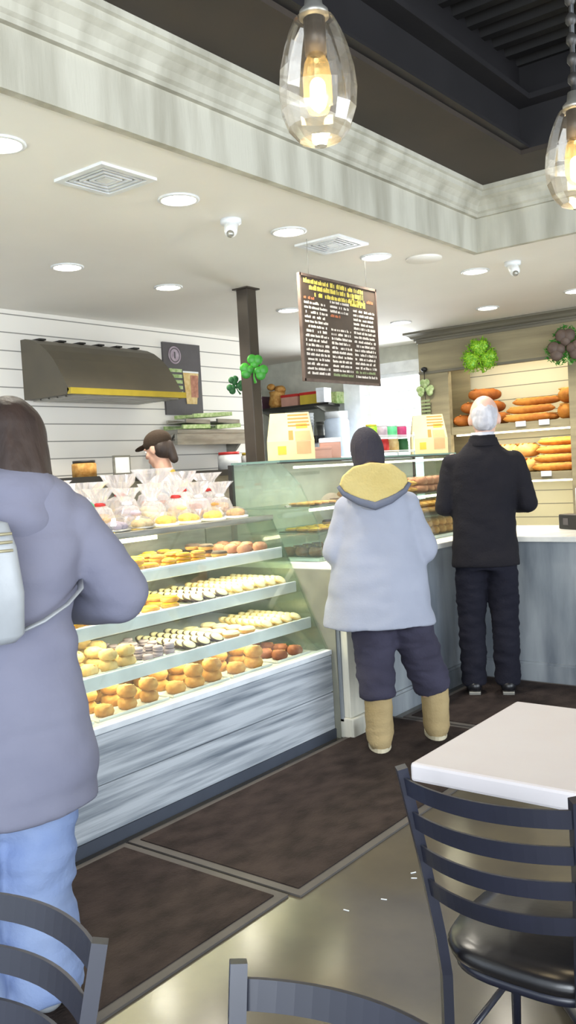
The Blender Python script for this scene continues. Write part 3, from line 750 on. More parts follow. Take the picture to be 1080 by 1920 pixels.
gs = [(-3.50, 2.16, .19, .34, 'golden', 'white', 'wrapped gift bag of golden cookies, leftmost in the back row'),
      (-3.50, 2.40, .19, .36, 'creamic', 'redp', 'tall wrapped bag of cream sweets, second from left in the back row'),
      (-3.50, 2.64, .19, .33, 'pale', 'green', 'wrapped back-row bag with green tie behind the green basket'),
      (-3.50, 2.86, .18, .31, 'choc', 'white', 'wrapped bag of dark sweets in front of the capped worker'),
      (-3.50, 3.08, .19, .35, 'pinkish', 'redp', 'back-row bag of rose-brown sweets just right of the capped worker'),
      (-3.50, 3.31, .20, .38, 'pinkish', 'white', 'tallest wrapped bag in the back row, holding pinkish sweets'),
      (-3.50, 3.53, .18, .35, 'creamic', 'redp', 'wrapped bag with red tie left of the dark column foot'),
      (-3.49, 3.72, .16, .33, 'lilac', 'redp', 'wrapped bag of lilac sweets, last of the back row'),
      (-3.33, 2.28, .14, .26, 'creamic', 'white', 'smaller wrapped bag of the front row, nearest the long-coated woman'),
      (-3.33, 2.80, .14, .27, 'golden', 'redp', 'smaller front-row bag of golden cookies right of the green basket'),
      (-3.33, 2.97, .14, .26, 'lilac', 'white', 'smaller front-row bag of lilac sweets'),
      (-3.33, 3.14, .14, .28, 'creamic', 'white', 'smaller front-row bag of cream sweets in the middle'),
      (-3.33, 3.31, .15, .29, 'pale', 'redp', 'smaller front-row bag of pale cookies behind the middle yellow pack'),
      (-3.33, 3.48, .14, .27, 'pinkish', 'white', 'smaller front-row bag of pink-brown sweets behind the third yellow pack'),
      (-3.33, 3.65, .14, .26, 'golden', 'white', 'wrapped gift bag standing nearest the tall glass case')]
for i, (x, y, w, h, mc, mt, l) in enumerate(gs):
    g = gift_bag(w, w * .8, h, M[mc], M[mt], i); g.location = (x, y, TZ); g.rotation_euler = (0, 0, R(38 + rnd.uniform(-25, 25))); g['label'] = l; g['group'] = 'wrapped gift bags on the pastry case'
def low_pack(x, y, r, h, mat_, mr, label):
    t = thing('treat_pack', label, 'treat pack', (x, y, TZ), rnd.uniform(0, 3), 'low wrapped treat packs along the front of the case top')
    B().lathe([(.001, 0), (r, 0), (r * 1.05, .008), (r * .98, .012), (.001, .012)], n=20).obj('dish', mr, t)
    b = B()
    for k in range(9):
        a = k * 2.4; q = r * .6 * math.sqrt(k / 9)
        b.ell((q * math.cos(a), q * math.sin(a), .02 + .012 * (9 - k) / 9), (.028, .024, .02), n=10)
    b.obj('sweets', mat_, t)
    B().lathe([(r * 1.0, .01), (r * 1.02, h * .4), (r * .7, h * .8), (.02, h)], n=18, cap=False, smooth=False).obj('wrap', M['wrap'], t)
for a in [(-3.18, 2.30, .065, .07, M['yellowic'], M['palegreen'], 'yellow treats in a low pack nearest the woman in the long coat'),
          (-3.19, 2.46, .065, .09, M['teal'], M['palegreen'], 'low pack of pale green sweets with lime wrap on the pastry case'),
          (-3.18, 2.76, .07, .08, M['lilac'], M['steel'], 'silvery grey low pack between green sweets and yellow packs'),
          (-3.19, 2.93, .065, .06, M['pale'], M['steel'], 'low pack of pale sweets right of the silvery pack'),
          (-3.20, 3.10, .065, .07, M['yellowic'], M['white'], 'first small yellow pack right of the silvery pack'),
          (-3.21, 3.27, .065, .07, M['yellowic'], M['white'], 'middle one of the three small yellow packs'),
          (-3.20, 3.45, .065, .07, M['yellowic'], M['white'], 'third small yellow pack, below the lilac gift bag'),
          (-3.20, 3.63, .065, .06, M['golden'], M['white'], 'low golden pack next to the tall glass case')]: low_pack(*a)
b = B()
b.lathe([(.05, .0), (.06, .03), (.07, .05)], (-3.21, 2.61, TZ), 20, cap=False); b.tube([(-3.21, 2.545, TZ + .05), (-3.21, 2.56, TZ + .13), (-3.21, 2.61, TZ + .17), (-3.21, 2.66, TZ + .13), (-3.21, 2.675, TZ + .05)], .006, 8)
solo(b, 'gift_basket', M['teal'], 'green handled basket among the wrapped gifts on the pastry case', 'basket', (-3.21, 2.61, TZ))

# ------------------------------------------------------------------ counter
t = thing('service_counter', 'blue-grey painted counter wrapping around the corner', 'counter', (-2.9, 5.0, 0))
b = B().box(-3.6, -2.70, 3.83, 6.2, .09, .90); b.box(-2.70, .9, 5.40, 6.2, .09, .90)
b.obj('body', M['chalk'], t, 'w')
b = B().box(-2.70, -2.675, 4.06, 5.375, 0, .11); b.box(-2.70, .9, 5.375, 5.40, 0, .11); b.box(-2.70, -2.685, 4.06, 5.385, .11, .125); b.box(-2.70, .9, 5.385, 5.40, .11, .125)
b.obj('base_moulding', M['chalk'], t, 'w')
B().box(-2.72, -2.66, 3.84, 4.05, .11, .90, .004).obj('corner_post', M['cream'], t, 'w')
B().box(-3.6, -2.72, 3.822, 3.83, .0, .90).obj('end_panel', M['endp'], t, 'w')
B().box(-2.73, -2.64, 3.83, 4.06, 0, .11, .008).obj('post_plinth', M['cream'], t, 'w')
b = B().box(-3.62, -2.66, 3.83, 6.22, .90, .935, .004)
solo(b, 'worktop', M['worktop'], 'white worktop under the tall glass case, left arm of the counter', 'worktop', (-3.1, 5, .9))
b = B().box(-2.655, .95, 5.36, 6.22, .90, .935, .004)
solo(b, 'worktop', M['worktop'], 'white worktop in front of and right of the man in black', 'worktop', (-1, 5.8, .9))
# card reader and white box
t = thing('card_reader', 'black card reader standing on the white worktop at the right edge', 'card reader', (-2.18, 5.9, .935), R(-30))
B().box(-.1, .1, -.05, .05, 0, .10, .008).obj('body', M['black'], t)
B().box(-.05, .0, -.052, -.049, .03, .075).obj('screen', M['postd'], t)
t = thing('cash_register', 'white till screen behind the black card reader', 'till', (-2.13, 6.03, .935), R(-30))
B().box(-.1, .1, -.02, .02, .10, .27, .006).obj('screen_housing', M['white'], t)
B().box(-.03, .03, -.02, .05, 0, .12, .004).obj('stand', M['white'], t)

# ------------------------------------------------------------------ tall glass case on the counter
G0, G1 = 3.86, 5.95
t = thing('glass_case', 'tall glass pastry case standing on the counter left arm', 'display case', (-3.3, 4.9, .935))
xz = [(-2.80, .94), (-2.83, 1.15), (-2.93, 1.36), (-3.06, 1.485)]
b = B()
for (xa, za), (xb, zb) in zip(xz[:-1], xz[1:]): b.prism([(xa, za), (xa - .005, za), (xb - .005, zb), (xb, zb)], 1, G0, G1)
b.obj('front_pane', M['glass'], t, 'w')
B().box(-3.42, -3.06, G0, G1, 1.485, 1.497).obj('top_pane', M['gedge'], t, 'w')
b = B().prism([(-3.42, .94)] + xz + [(-3.42, 1.485)], 1, G0, G0 + .008); b.obj('side_pane', M['gglass'], t, 'w')
b = B().prism([(-3.42, .94)] + xz + [(-3.42, 1.485)], 1, G1 - .008, G1); b.obj('side_pane', M['gglass'], t, 'w')
b = B().box(-3.435, -3.41, G0 - .012, G0 + .012, .935, 1.485); b.box(-3.435, -3.41, G1 - .012, G1 + .012, .935, 1.485); b.box(-3.08, -3.055, G0, G1, 1.478, 1.485)
b.obj('frame', M['dsteel'], t, 'w')
B().box(-3.432, -3.422, G0 + .012, G1 - .012, .94, 1.48).obj('back_panel', M['bwall'], t, 'w')
for z, xf in ((1.235, -2.90), (1.09, -2.86)):
    B().box(-3.40, xf, G0 + .02, G1 - .02, z - .01, z - .004, .001).obj('shelf', M['gglass'], t, 'w')
B().box(-3.40, -2.84, G0 + .02, G1 - .02, .937, .95).obj('deck', M['shelfw'], t, 'w')
B().box(-2.915, -2.90, G0 + .05, G1 - .05, 1.208, 1.222).obj('lit_strip', M['tube'], t, 'w')
area('case_light', (-3.05, 4.9, 1.46), (-3.05, 4.9, 0), 1.9, .05, 3.5, (1.0, 0.93, .7)).rotation_euler = (0, 0, R(90))
gsec = [(1.237, 3.95, 4.3, 'butter_cookie', .05, .07, 'butter cookies'), (1.237, 4.75, 5.25, 'croissant', .135, .085, 'croissants'), (1.237, 5.25, 5.8, 'glazed_bun', .09, .09, 'glazed buns'),
        (1.092, 3.95, 4.35, 'yellow_iced_cookie', .08, .085, 'yellow iced cookies'), (1.092, 4.35, 4.9, 'chocolate_doughnut', .09, .095, 'chocolate doughnuts'), (1.092, 4.9, 5.8, 'croissant', .135, .085, 'croissants'),
        (.952, 3.95, 4.35, 'brown_roll', .095, .09, 'reddish rolls'), (.952, 4.35, 4.9, 'ring_doughnut', .09, .095, 'iced doughnuts'), (.952, 4.9, 5.85, 'bread_roll', .108, .098, 'golden rolls')]
for z, y0, y1, kind, dx, dy, desc in gsec:
    lv = {1.237: 'upper glass shelf', 1.092: 'lower glass shelf', .952: 'deck'}[z]
    where = 'left end' if y0 < 4.2 else ('middle' if y0 < 4.6 else ('right end' if y0 > 5.2 else 'right part'))
    xf = {1.237: -2.935, 1.092: -2.895, .952: -2.885}[z]
    one = desc.replace('cookies', 'cookie').replace('croissants', 'croissant').replace('buns', 'bun').replace('doughnuts', 'doughnut').replace('rolls', 'roll')
    solo(B().box(xf - 3 * dx - .02, xf, y0 - .01, y1 - .005, z - .004, z + .001), 'tray', M['black'], f'black tray of {desc}, {lv} of tall case, {where}', 'tray', (xf - .1, (y0 + y1) / 2, z), 'black trays in the tall glass case')
    for j in range(int((y1 - y0) / dy)):
        for i in range(3):
            for k in range(2 if y0 > 4.3 and i < 2 else 1):
              put(kind, (xf - .01 - dx * (i + .5), y0 + dy * (j + .5), z + .003 + k * {'croissant': .042, 'glazed_bun': .052, 'bread_roll': .055}.get(kind, .034)), rnd.uniform(-.1, .1), 0, f'{one}, {lv} of tall case,' + (' upper layer,' if k else '') + f' {NTH[i]} from glass, {NTH[j]} from left', f'{desc} on the {lv} of the tall glass case')
jarlike('tub', 'small green-lidded white tub inside the tall glass case', 'tub', -2.98, 4.42, 1.237, .04, .05, M['white'], M['teal'])

# things on top of the glass case
def paper_bag(x, y, rz, h, w, d, label):
    t = thing('paper_bag', label, 'bag', (x, y, 1.497), rz, 'printed cream paper bags on the tall glass case')
    b = B(); n = 1
    w0, d0, w1, d1 = w, d, w * .82, d * .25
    b.rings([[(-w0 / 2, -d0 / 2, 0), (w0 / 2, -d0 / 2, 0), (w0 / 2, d0 / 2, 0), (-w0 / 2, d0 / 2, 0)], [(-w0 / 2, -d0 / 2, h * .4), (w0 / 2, -d0 / 2, h * .4), (w0 / 2, d0 / 2, h * .4), (-w0 / 2, d0 / 2, h * .4)], [(-w1 / 2, -d1 / 2, h), (w1 / 2, -d1 / 2, h), (w1 / 2, d1 / 2, h), (-w1 / 2, d1 / 2, h)]], True, False)
    b.obj('paper', M['paperbag'], t)
    def fy(z): return -(d0 / 2 if z < h * .4 else d0 / 2 + (d1 / 2 - d0 / 2) * (z - h * .4) / (h * .6)) - .0015
    def fw(z): return (w0 if z < h * .4 else w0 + (w1 - w0) * (z - h * .4) / (h * .6))
    def strip(b, u0, u1, z0, z1): b.quad([(u0 * fw(z0), fy(z0), z0), (u1 * fw(z0), fy(z0), z0), (u1 * fw(z1), fy(z1), z1), (u0 * fw(z1), fy(z1), z1)])
    b = B()
    for k in range(4): strip(b, -.05, .46, h * (.93 - .075 * k), h * (.965 - .075 * k))
    strip(b, -.04, .06, h * .42, h * .62); b.obj('orange_lines', M['orangep'], t)
    b = B(); strip(b, .10, .44, h * .40, h * .60); strip(b, .12, .42, h * .12, h * .38); b.obj('peach_picture', M['peachp'], t)
    b = B(); strip(b, .14, .40, h * .66, h * .76); strip(b, -.28, -.10, h * .12, h * .30); b.obj('yellow_mark', M['yellowp'], t)
paper_bag(-3.20, 4.15, R(38), .275, .275, .13, 'printed cream paper bag nearest the dark column')
paper_bag(-3.20, 5.80, R(36), .285, .26, .13, 'printed cream paper bag next to the man in black')
def carton(x, y, z, sx, sy, h, rz, m, label, m2=None):
    t = thing('carton', label, 'box', (x, y, z), rz)
    B().box(-sx / 2, sx / 2, -sy / 2, sy / 2, 0, h * .86, .002).obj('tray_part', m, t)
    B().box(-sx / 2 - .003, sx / 2 + .003, -sy / 2 - .003, sy / 2 + .003, h * .78, h, .003).obj('lid', m2 or m, t)
carton(-3.24, 4.43, 1.497, .21, .16, .07, R(38), M['pinkbox'], 'peach pink card box right of the first paper bag')
carton(-3.28, 4.66, 1.497, .13, .12, .13, R(38), M['pinkbox'], 'taller peach carton half behind the black hat', M['whitebox'])
t = thing('wire_rack', 'white wire rack of coloured packets behind the black knitted hat', 'rack', (-3.25, 5.30, 1.497), R(90))
b = B()
for z in (.02, .125): b.box(-.26, .26, -.07, .07, z, z + .006)
for x in (-.26, .254):
    for y in (-.07, .064): b.box(x, x + .006, y, y + .006, 0, .16)
b.box(-.26, .26, -.073, -.068, .03, .036); b.box(-.26, .26, -.073, -.068, .135, .14)
b.obj('frame', M['white'], t)
pk = [('yellow-green', 'chalkg'), ('silver grey', 'steel'), ('teal green', 'teal'), ('white', 'white'), ('magenta', 'magenta')]
for k, (nm, mm) in enumerate([('lime green', 'lime'), ('silver grey', 'lilac'), ('emerald green', 'teal'), ('magenta', 'magenta')]):
    jarlike('packet_jar', f'{nm} jar on the upper tier of the white rack behind the hat', 'jar', -3.25, 5.11 + .13 * k, 1.497 + .131, .04, .085, M[mm], M['white'] if k != 0 else M['yellowp'])
for k, (nm, mm) in enumerate([('bright red', 'redp'), ('second red', 'redp'), ('beige', 'pale'), ('dark green', 'dgreen')]):
    jarlike('packet_jar', f'{nm} jar on the lower tier of the white rack behind the hat', 'jar', -3.25, 5.12 + .13 * k, 1.497 + .027, .042, .09, M[mm], M[mm])

# back room shelf, behind
t = thing('wall_shelf', 'grey shelf high on the far wall right of the dark column', 'shelf', (-6.4, 8.5, 2.1))
B().prism([(-6.95, 8.7), (-5.95, 8.7), (-5.76, 8.2), (-6.95, 8.2)], 2, 2.14, 2.165).obj('board', M['dsteel'], t, 'w')
B().prism([(8.7, 1.98), (8.7, 2.14), (8.25, 2.14)], 0, -6.0, -5.97).obj('bracket', M['steel'], t, 'w')
B().prism([(8.7, 1.98), (8.7, 2.14), (8.25, 2.14)], 0, -6.8, -6.77).obj('bracket', M['steel'], t, 'w')
b = B(); b.lathe([(.08, 0), (.11, .05), (.09, .16), (.10, .2)], (-6.60, 8.35, 2.165), 14); 
for k in range(9): b.ell((-6.60 + .07 * math.cos(k * 2), 8.35 + .07 * math.sin(k * 2), 2.38 + .02 * (k % 3)), (.05, .05, .04), n=8)
solo(b, 'gift_basket', M['golden'], 'golden wrapped basket on the far shelf next to the column', 'basket', (-6.6, 8.35, 2.165))
carton(-6.88, 8.35, 2.165, .16, .2, .16, 0, M['purple'], 'dark plum box at the column end of the far shelf')
carton(-6.35, 8.35, 2.165, .24, .2, .14, 0, M['pinkbox'], 'pink box with dark red lid on the far shelf', M['redp'])
carton(-6.06, 8.33, 2.165, .24, .2, .14, 0, M['yellowp'], 'yellow box with dark red lid on the far shelf', M['redp'])
carton(-5.87, 8.55, 2.165, .10, .18, .13, 0, M['palegreen'], 'sage green box near the right end of the far shelf')
# espresso machine on a stand below that shelf
t = thing('back_counter', 'pale back counter under the far window and shelf', 'counter', (-5.6, 8.3, 0))
B().box(-7.4, -4.62, 8.0, 8.68, .0, .94).obj('body', M['white'], t, 'w')
B().box(-7.4, -4.60, 7.97, 8.69, .94, .98).obj('top_board', M['steel'], t, 'w')
t = thing('espresso_machine', 'steel espresso machine below the far shelf', 'coffee machine', (-6.15, 8.3, .98))
B().box(-6.45, -5.85, 8.05, 8.6, 1.02, 1.50, .02).obj('body', M['steel'], t, 'w')
B().box(-6.42, -5.88, 8.1, 8.55, 1.72, 1.80, .01).obj('cup_rail', M['dsteel'], t, 'w')
B().box(-6.42, -5.88, 8.15, 8.55, 1.50, 1.72, .02).obj('upper_housing', M['whitebox'], t, 'w')
B().box(-6.45, -5.85, 8.0, 8.6, .98, 1.02).obj('drip_tray', M['dsteel'], t, 'w')
for k in range(2): B().capsule((-6.3 + .3 * k, 8.08, 1.42), (-6.3 + .3 * k, 8.0, 1.38), .035, .03).obj('group_head', M['dsteel'], t, 'w')
def cup_stack(x, y, z, r, h, n, m, label):
    b = B()
    for k in range(n): b.lathe([(r * .75, z + k * h * .3), (r, z + k * h * .3 + h), (r * 1.05, z + k * h * .3 + h), (r * 1.05, z + k * h * .3 + h + .004), (r * .9, z + k * h * .3 + h + .004)], (x, y, 0), 16, cap=False)
    b.lathe([(.001, z), (r * .75, z), (r * .75, z + .004)], (x, y, 0), 16)
    solo(b, 'cup_stack', m, label, 'cups', (x, y, z))
cup_stack(-6.30, 8.3, 1.80, .07, .12, 3, M['purple'], 'plum coloured cup stack on the espresso machine')
cup_stack(-6.12, 8.3, 1.80, .06, .12, 5, M['white'], 'tall white cup stack on the espresso machine')
cup_stack(-5.95, 8.3, 1.80, .06, .12, 2, M['steel'], 'short grey cup stack on the espresso machine')
jarlike('water_jug', 'large blue-white jug at the foot of the window pillar', 'jug', -5.70, 8.25, 1.55, .14, .5, M['bluewhite'], M['whitebox'])
t = thing('jug_stand', 'white stand carrying the blue-white jug', 'stand', (-5.7, 8.25, .98))
B().box(-5.84, -5.56, 8.1, 8.4, 1.05, 1.55, .01).obj('body', M['bluewhite'], t, 'w')
B().box(-5.85, -5.55, 8.08, 8.42, .98, 1.05).obj('base', M['dsteel'], t, 'w')
carton(-5.82, 8.2, 2.165, .10, .16, .16, .1, M['whitebox'], 'white box at the right tip of the far shelf')

# ------------------------------------------------------------------ bread cabinet
CX0, CX1 = -4.50, -1.2
t = thing('bread_cabinet', 'weathered olive wood bread cabinet with crown along the back wall', 'cabinet', (-3.0, 8.3, 0))
b = B()
cp = [(8.03, 2.655), (8.0, 2.655), (8.0, 2.67), (7.98, 2.68), (7.965, 2.70), (7.94, 2.715), (7.92, 2.72), (7.92, 2.738), (8.03, 2.738)]
def rr_(o_): return [(CX0 - (8.03 - p[0]) if o_ == 0 else CX1, p[0], p[1]) for p in cp]
b.rings([[(CX0 - (8.03 - p[0]), 8.5, p[1]) for p in cp], rr_(0), rr_(1)], True, False)
b.obj('crown_moulding', M['crown'], t, 'w')
B().box(CX0, CX1, 8.03, 8.07, 2.32, 2.655).obj('frieze', M['cab'], t, 'w')
b = B().box(CX0, CX1, 8.02, 8.03, 2.32, 2.345); b.box(CX0 - .01, CX1, 8.015, 8.03, 2.63, 2.655); b.obj('bead', M['crown'], t, 'w')
B().box(CX0, CX1, 8.07, 8.68, 2.62, 2.64).obj('top_board', M['cab'], t, 'w')
for a, c in ((CX0, -4.18), (-2.97, -2.75), (-1.45, CX1)):
    B().box(a, c, 8.03, 8.10, 0, 2.32, .003).obj('post', M['cab'], t, 'w')
for x in (CX0, -2.88, CX1 - .03): B().box(x, x + .03, 8.10, 8.68, 0, 2.62).obj('side_panel', M['cab'], t, 'w')
B().box(-4.47, -4.18, 8.5, 8.52, 0, 2.62).obj('inner_panel', M['cab'], t, 'w')
for z in (1.765, 1.285):
    s_ = B().box(CX0 + .03, CX1 - .03, 8.06, 8.66, z - .075, z).obj('shelf', M['cab'], t, 'w')
    B().box(CX0 + .35, CX1 - .3, 8.10, 8.115, z - .092, z - .077).obj('strip_light', M['tube'], s_, shift=t.location)
    area('strip_glow', (-3.4, 8.16, z - .10), (-3.4, 8.3, z - .5), 1.4, .04, 3.0, (1, .9, .6)).rotation_euler = (R(15), 0, 0)
area('strip_glow', (-3.5, 8.18, 2.50), (-3.5, 8.4, 1.8), 1.3, .04, 4.0, (1, .9, .65)).rotation_euler = (R(15), 0, 0)

def loaf_b(L, r, n=18, marks=4, flat=.8):
    b = B(); pts, rr = [], []
    for i in range(n + 1):
        u = i / n * 2 - 1; pts.append((L / 2 * u, 0, r * flat)); rr.append(max(.002, r * (1 - abs(u) ** 3.2) ** .5))
    b.tube(pts, rr, 14, flat)
    b.mi = 1
    for k in range(marks):
        x = -L / 2 + L * (k + 1) / (marks + 1)
        b.ell((x, 0, r * flat * 1.83), (r * .85, r * .16, r * .16), Matrix.Rotation(.7, 3, 'Z'), 10)
    return b
LP = {'baguette': (lambda: loaf_b(.48, .048, marks=6), ['crust', 'palecrust']), 'country_loaf': (lambda: loaf_b(.32, .085, marks=4), ['palecrust', 'darkcrust']),
      'dark_loaf': (lambda: loaf_b(.36, .075, marks=3), ['darkcrust', 'crust']), 'round_loaf': (lambda: loaf_b(.22, .10, marks=2, flat=.75), ['crust', 'palecrust']), 'braided_loaf': (lambda: loaf_b(.34, .07, marks=7), ['darkcrust', 'palecrust'])}
lm = {}
def bread(kind, loc, rot, label, group=None):
    if kind not in lm: o = LP[kind][0]().obj(kind, [M[m] for m in LP[kind][1]]); lm[kind] = o
    else: o = lm[kind].copy(); COL.objects.link(o)
    if 'group' in o: del o['group']
    o.location = loc; o.rotation_euler = rot; tagp(o, label, 'bread', group)
S1, S2 = 1.767, 1.287
WH = ['lying at the left bottom', 'lying in the middle of the bottom', 'lying at the right bottom', 'second layer left', 'second layer right', 'topmost']
for k, (x, y, dz, rz, ry) in enumerate([(-4.10, 8.26, 0, 1.2, 0), (-3.93, 8.27, 0, 1.2, 0), (-3.765, 8.26, 0, 1.35, 0), (-4.02, 8.28, .122, 1.2, .0), (-3.85, 8.28, .122, 1.2, .0), (-3.92, 8.30, .246, .9, .0)]):
    bread('dark_loaf', (x, y, S1 + dz), (0, ry, rz), f'dark brown loaf heaped left of the bald man, {WH[k]}', 'dark loaves heaped on the upper bread shelf')
for k, (x, y, dz, rz) in enumerate([(-3.44, 8.17, 0, .03), (-3.42, 8.28, 0, .03), (-3.43, 8.39, 0, .02), (-3.43, 8.25, .08, .10), (-3.40, 8.34, .16, .16)]):
    bread('baguette', (x, y, S1 + dz), (0, 0, rz), ['golden baguette on the upper bread shelf, bottom layer front', 'golden baguette on the upper bread shelf, bottom layer middle', 'golden baguette on the upper bread shelf, bottom layer back', 'golden baguette on the upper bread shelf, second from top', 'golden baguette topmost of the upper shelf pile'][k], 'baguettes on the upper bread shelf')
bread('round_loaf', (-3.07, 8.30, S1), (0, 0, .6), 'round orange loaf below its twin at the right end of the upper shelf')
bread('round_loaf', (-3.06, 8.31, S1 + .15), (0, 0, -.4), 'round orange loaf topmost at the right end of the upper shelf')
for k in range(3):
    bread('country_loaf', (-3.775 + .172 * k, 8.28, S2), (0, R(0), R(66)), f'scored golden loaf lying on the lower bread shelf, {NTH[k]} from left', 'scored loaves on the lower bread shelf')
for k in range(2):
    bread('country_loaf', (-3.68 + .185 * k, 8.27, S2 + .142), (0, 0, R(60)), f'scored loaf on top of the scored row, lower bread shelf, {NTH[k]} from left', 'loaves on top of the scored row')
for r_ in range(4):
    for k in range(3 if r_ < 3 else 2):
        bread('baguette', (-3.16 + .01 * r_, 8.17 + .105 * k + .03 * r_, S2 + .080 * r_), (0, 0, R(4 + 2 * ((r_ + k) % 2))), f'golden baguette in the lower shelf pile, {NTH[r_]} layer from below, {NTH[k]} from front', 'piled baguettes on the lower bread shelf')
for k in range(2):
    bread('braided_loaf', (-4.13 + .165 * k, 8.25, S2), (0, 0, 1.1), f'seeded dark loaf on the lower shelf by the man\'s left shoulder, {NTH[k]} from left', 'seeded loaves on the lower bread shelf')
for k, (x, z) in enumerate([(-2.62, S1), (-2.60, S2)]):
    bread('round_loaf', (x, 8.25, z), (0, 0, .2), ['round loaf on the upper shelf beyond the middle cabinet post', 'round loaf on the lower shelf beyond the middle cabinet post'][k])
for k, (x, z, l) in enumerate([(-3.45, S1, 'price card on the upper bread shelf nearer the bald man'), (-3.22, S1, 'price card on the upper bread shelf nearer the right post'), (-3.22, S2, 'price card on the lower bread shelf below the baguettes')]):
    b = B().prism([(8.05, z), (8.07, z), (8.075, z - .055), (8.045, z - .055)], 0, x - .05, x + .05)
    solo(B().box(x - .05, x + .05, 8.045, 8.055, z - .045, z + .004), 'price_card', M['whitebox'], l, 'price card', (x, 8.05, z))

# decorations on the cabinet
def tinsel(x, y, z, r, mats, label, center=None):
    t = thing('shamrock_decoration', label, 'decoration', (x, y, z), R(15))
    b = B(); rr = random.Random(int(abs(x) * 100))
    shamrock_mesh(b, r * .86, .02); b.obj('leaves', mats[0], t)
    b = B()
    for k in range(420):
        a = rr.random() * 6.283; lobes = .72 + .28 * abs(math.cos(1.5 * (a - math.pi / 2))); q = r * lobes * math.sqrt(rr.random())
        d = Vector((rr.uniform(-1, 1), rr.uniform(-.9, -.3), rr.uniform(-1, 1))).normalized() * .034
        p = Vector((q * math.cos(a), -.01, q * math.sin(a))); b.tube([p, p + d], [.0055, .0015], 3)
    b.obj('tinsel', mats[1], t)
    if center: 
        b = B(); shamrock_mesh(b, r * .84, .03, -.045, False); b.obj('wooden_centre', center, t)
tinsel(-3.80, 7.97, 2.42, .185, (M['lime'], M['lime']), 'lime green tinsel shamrock on the frieze above the bald man')
tinsel(-2.95, 7.96, 2.40, .19, (M['palegreen'], M['green']), 'brown wooden shamrock with green fringe at the right picture edge', M['umber'])
t = thing('hanging_ornament', 'striped pale green shamrock ornament hanging down the cabinet left edge', 'decoration', (-4.42, 7.99, 2.34))
B().lathe([(.001, .05), (.03, .04), (.035, .02), (.02, 0), (.001, 0)]).obj('knob', M['black'], t)
b = B(); shamrock_mesh(b, .10, .014, 0, False)
for v in b.bm.verts: v.co.z -= .17
b.obj('shamrock', M['palegreen'], t)
b = B()
for k in range(6): b.box(-.05, .05, -.008, .008, -.30 - .035 * k, -.28 - .035 * k)
b.obj('striped_tail', M['chalkg'], t)
B().tube([(0, 0, 0), (0, 0, -.5)], .004, 6).obj('string', M['black'], t)

# ------------------------------------------------------------------ table and chairs
t = thing('cafe_table', 'square white cafe table with thick rounded edge', 'table', (-.755, 2.06, 0))
b = B().box(-1.065, -.445, 1.766, 2.37, .705, .75, .008)
b.obj('tabletop', M['tabletop'], t, 'w')
b = B().lathe([(.001, 0), (.035, 0), (.035, .67), (.10, .69), (.10, .705), (.001, .705)], (-.755, 2.06, 0)); b.obj('pedestal', M['frame'], t, 'w')
b = B(); 
for a in range(4):
    d = Vector((math.cos(R(45 + 90 * a)), math.sin(R(45 + 90 * a)), 0)) * .27; c = Vector((-.755, 2.06, 0))
    b.tube([c + Vector((0, 0, .04)), c + d * .5 + Vector((0, 0, .03)), c + d + Vector((0, 0, .015))], [.03, .022, .015], 8)
b.obj('base', M['frame'], t, 'w')

def make_chair(label):
    t = thing('ladder_back_chair', label, 'chair', (0, 0, 0), 0, 'dark metal ladder-back chairs')
    hw = .182
    seat = B().stack([(.375, 0, .0, .175, .185), (.382, 0, .0, .19, .20), (.40, 0, 0, .195, .205), (.417, 0, 0, .185, .195), (.425, 0, 0, .14, .15)], 40, 3.2).obj('seat', M['vinyl'], t)
    B().stack([(.357, 0, 0, .18, .19), (.375, 0, 0, .18, .19)], 40, 3.2).obj('seat_frame', M['frame'], t)
    def post(sx):
        pts = [(sx * .155, -.195, 0), (sx * .148, -.20, .36), (sx * .152, -.212, .45), (sx * .166, -.24, .62), (sx * hw, -.285, .825)]
        return B().tube(pts, .0155, 4, 1.0, smooth=False)
    def orient(b): return b
    for sx in (-1, 1): post(sx).obj('leg', M['frame'], t)
    for sx in (-1, 1): B().tube([(sx * .155, .16, .36), (sx * .17, .18, 0)], [.014, .011], 8).obj('leg', M['frame'], t)
    def yb(z): return -.24 - (z - .62) * .22 if z > .62 else -.212 - (z - .45) * .165
    def xb(z): return .166 + (z - .62) * .078 if z > .62 else .152 + (z - .45) * .082
    for z in (.786, .711, .636, .561):
        b = B(); rings = []
        for i in range(17):
            u = i / 16 * 2 - 1; x = u * xb(z); y = yb(z) - .05 * (1 - u * u); h = .019
            dy = -.006 * u
            rings.append([(x, y - .003, z - h), (x, y + .003, z - h), (x, y + .003 - .008, z + h), (x, y - .003 - .008, z + h)])
        b.rings(rings, True, False); b.obj('slat', M['frame'], t)
    b = B(); b.tube([(-.165, .175, .2), (.165, .175, .2)], .008, 8); b.obj('stretcher', M['frame'], t)
    for sx in (-1, 1): B().tube([(sx * .152, -.195, .17), (sx * .165, .175, .17)], .008, 8).obj('stretcher', M['frame'], t)
    return t
c0 = make_chair('dark ladder-back chair tucked under the white table, seen from behind')
c0.location = (-.77, 1.83, 0)
c1 = copytree(c0); c1['label'] = 'dark ladder-back chair in the bottom left corner before the light blue jeans'
c1.location = (-1.136, .468, 0); c1.rotation_euler = (0, 0, math.pi)
c2 = copytree(c0); c2['label'] = 'dark ladder-back chair at the bottom middle with only its back top showing'
c2.location = (-.578, .531, 0); c2.rotation_euler = (0, 0, math.pi)

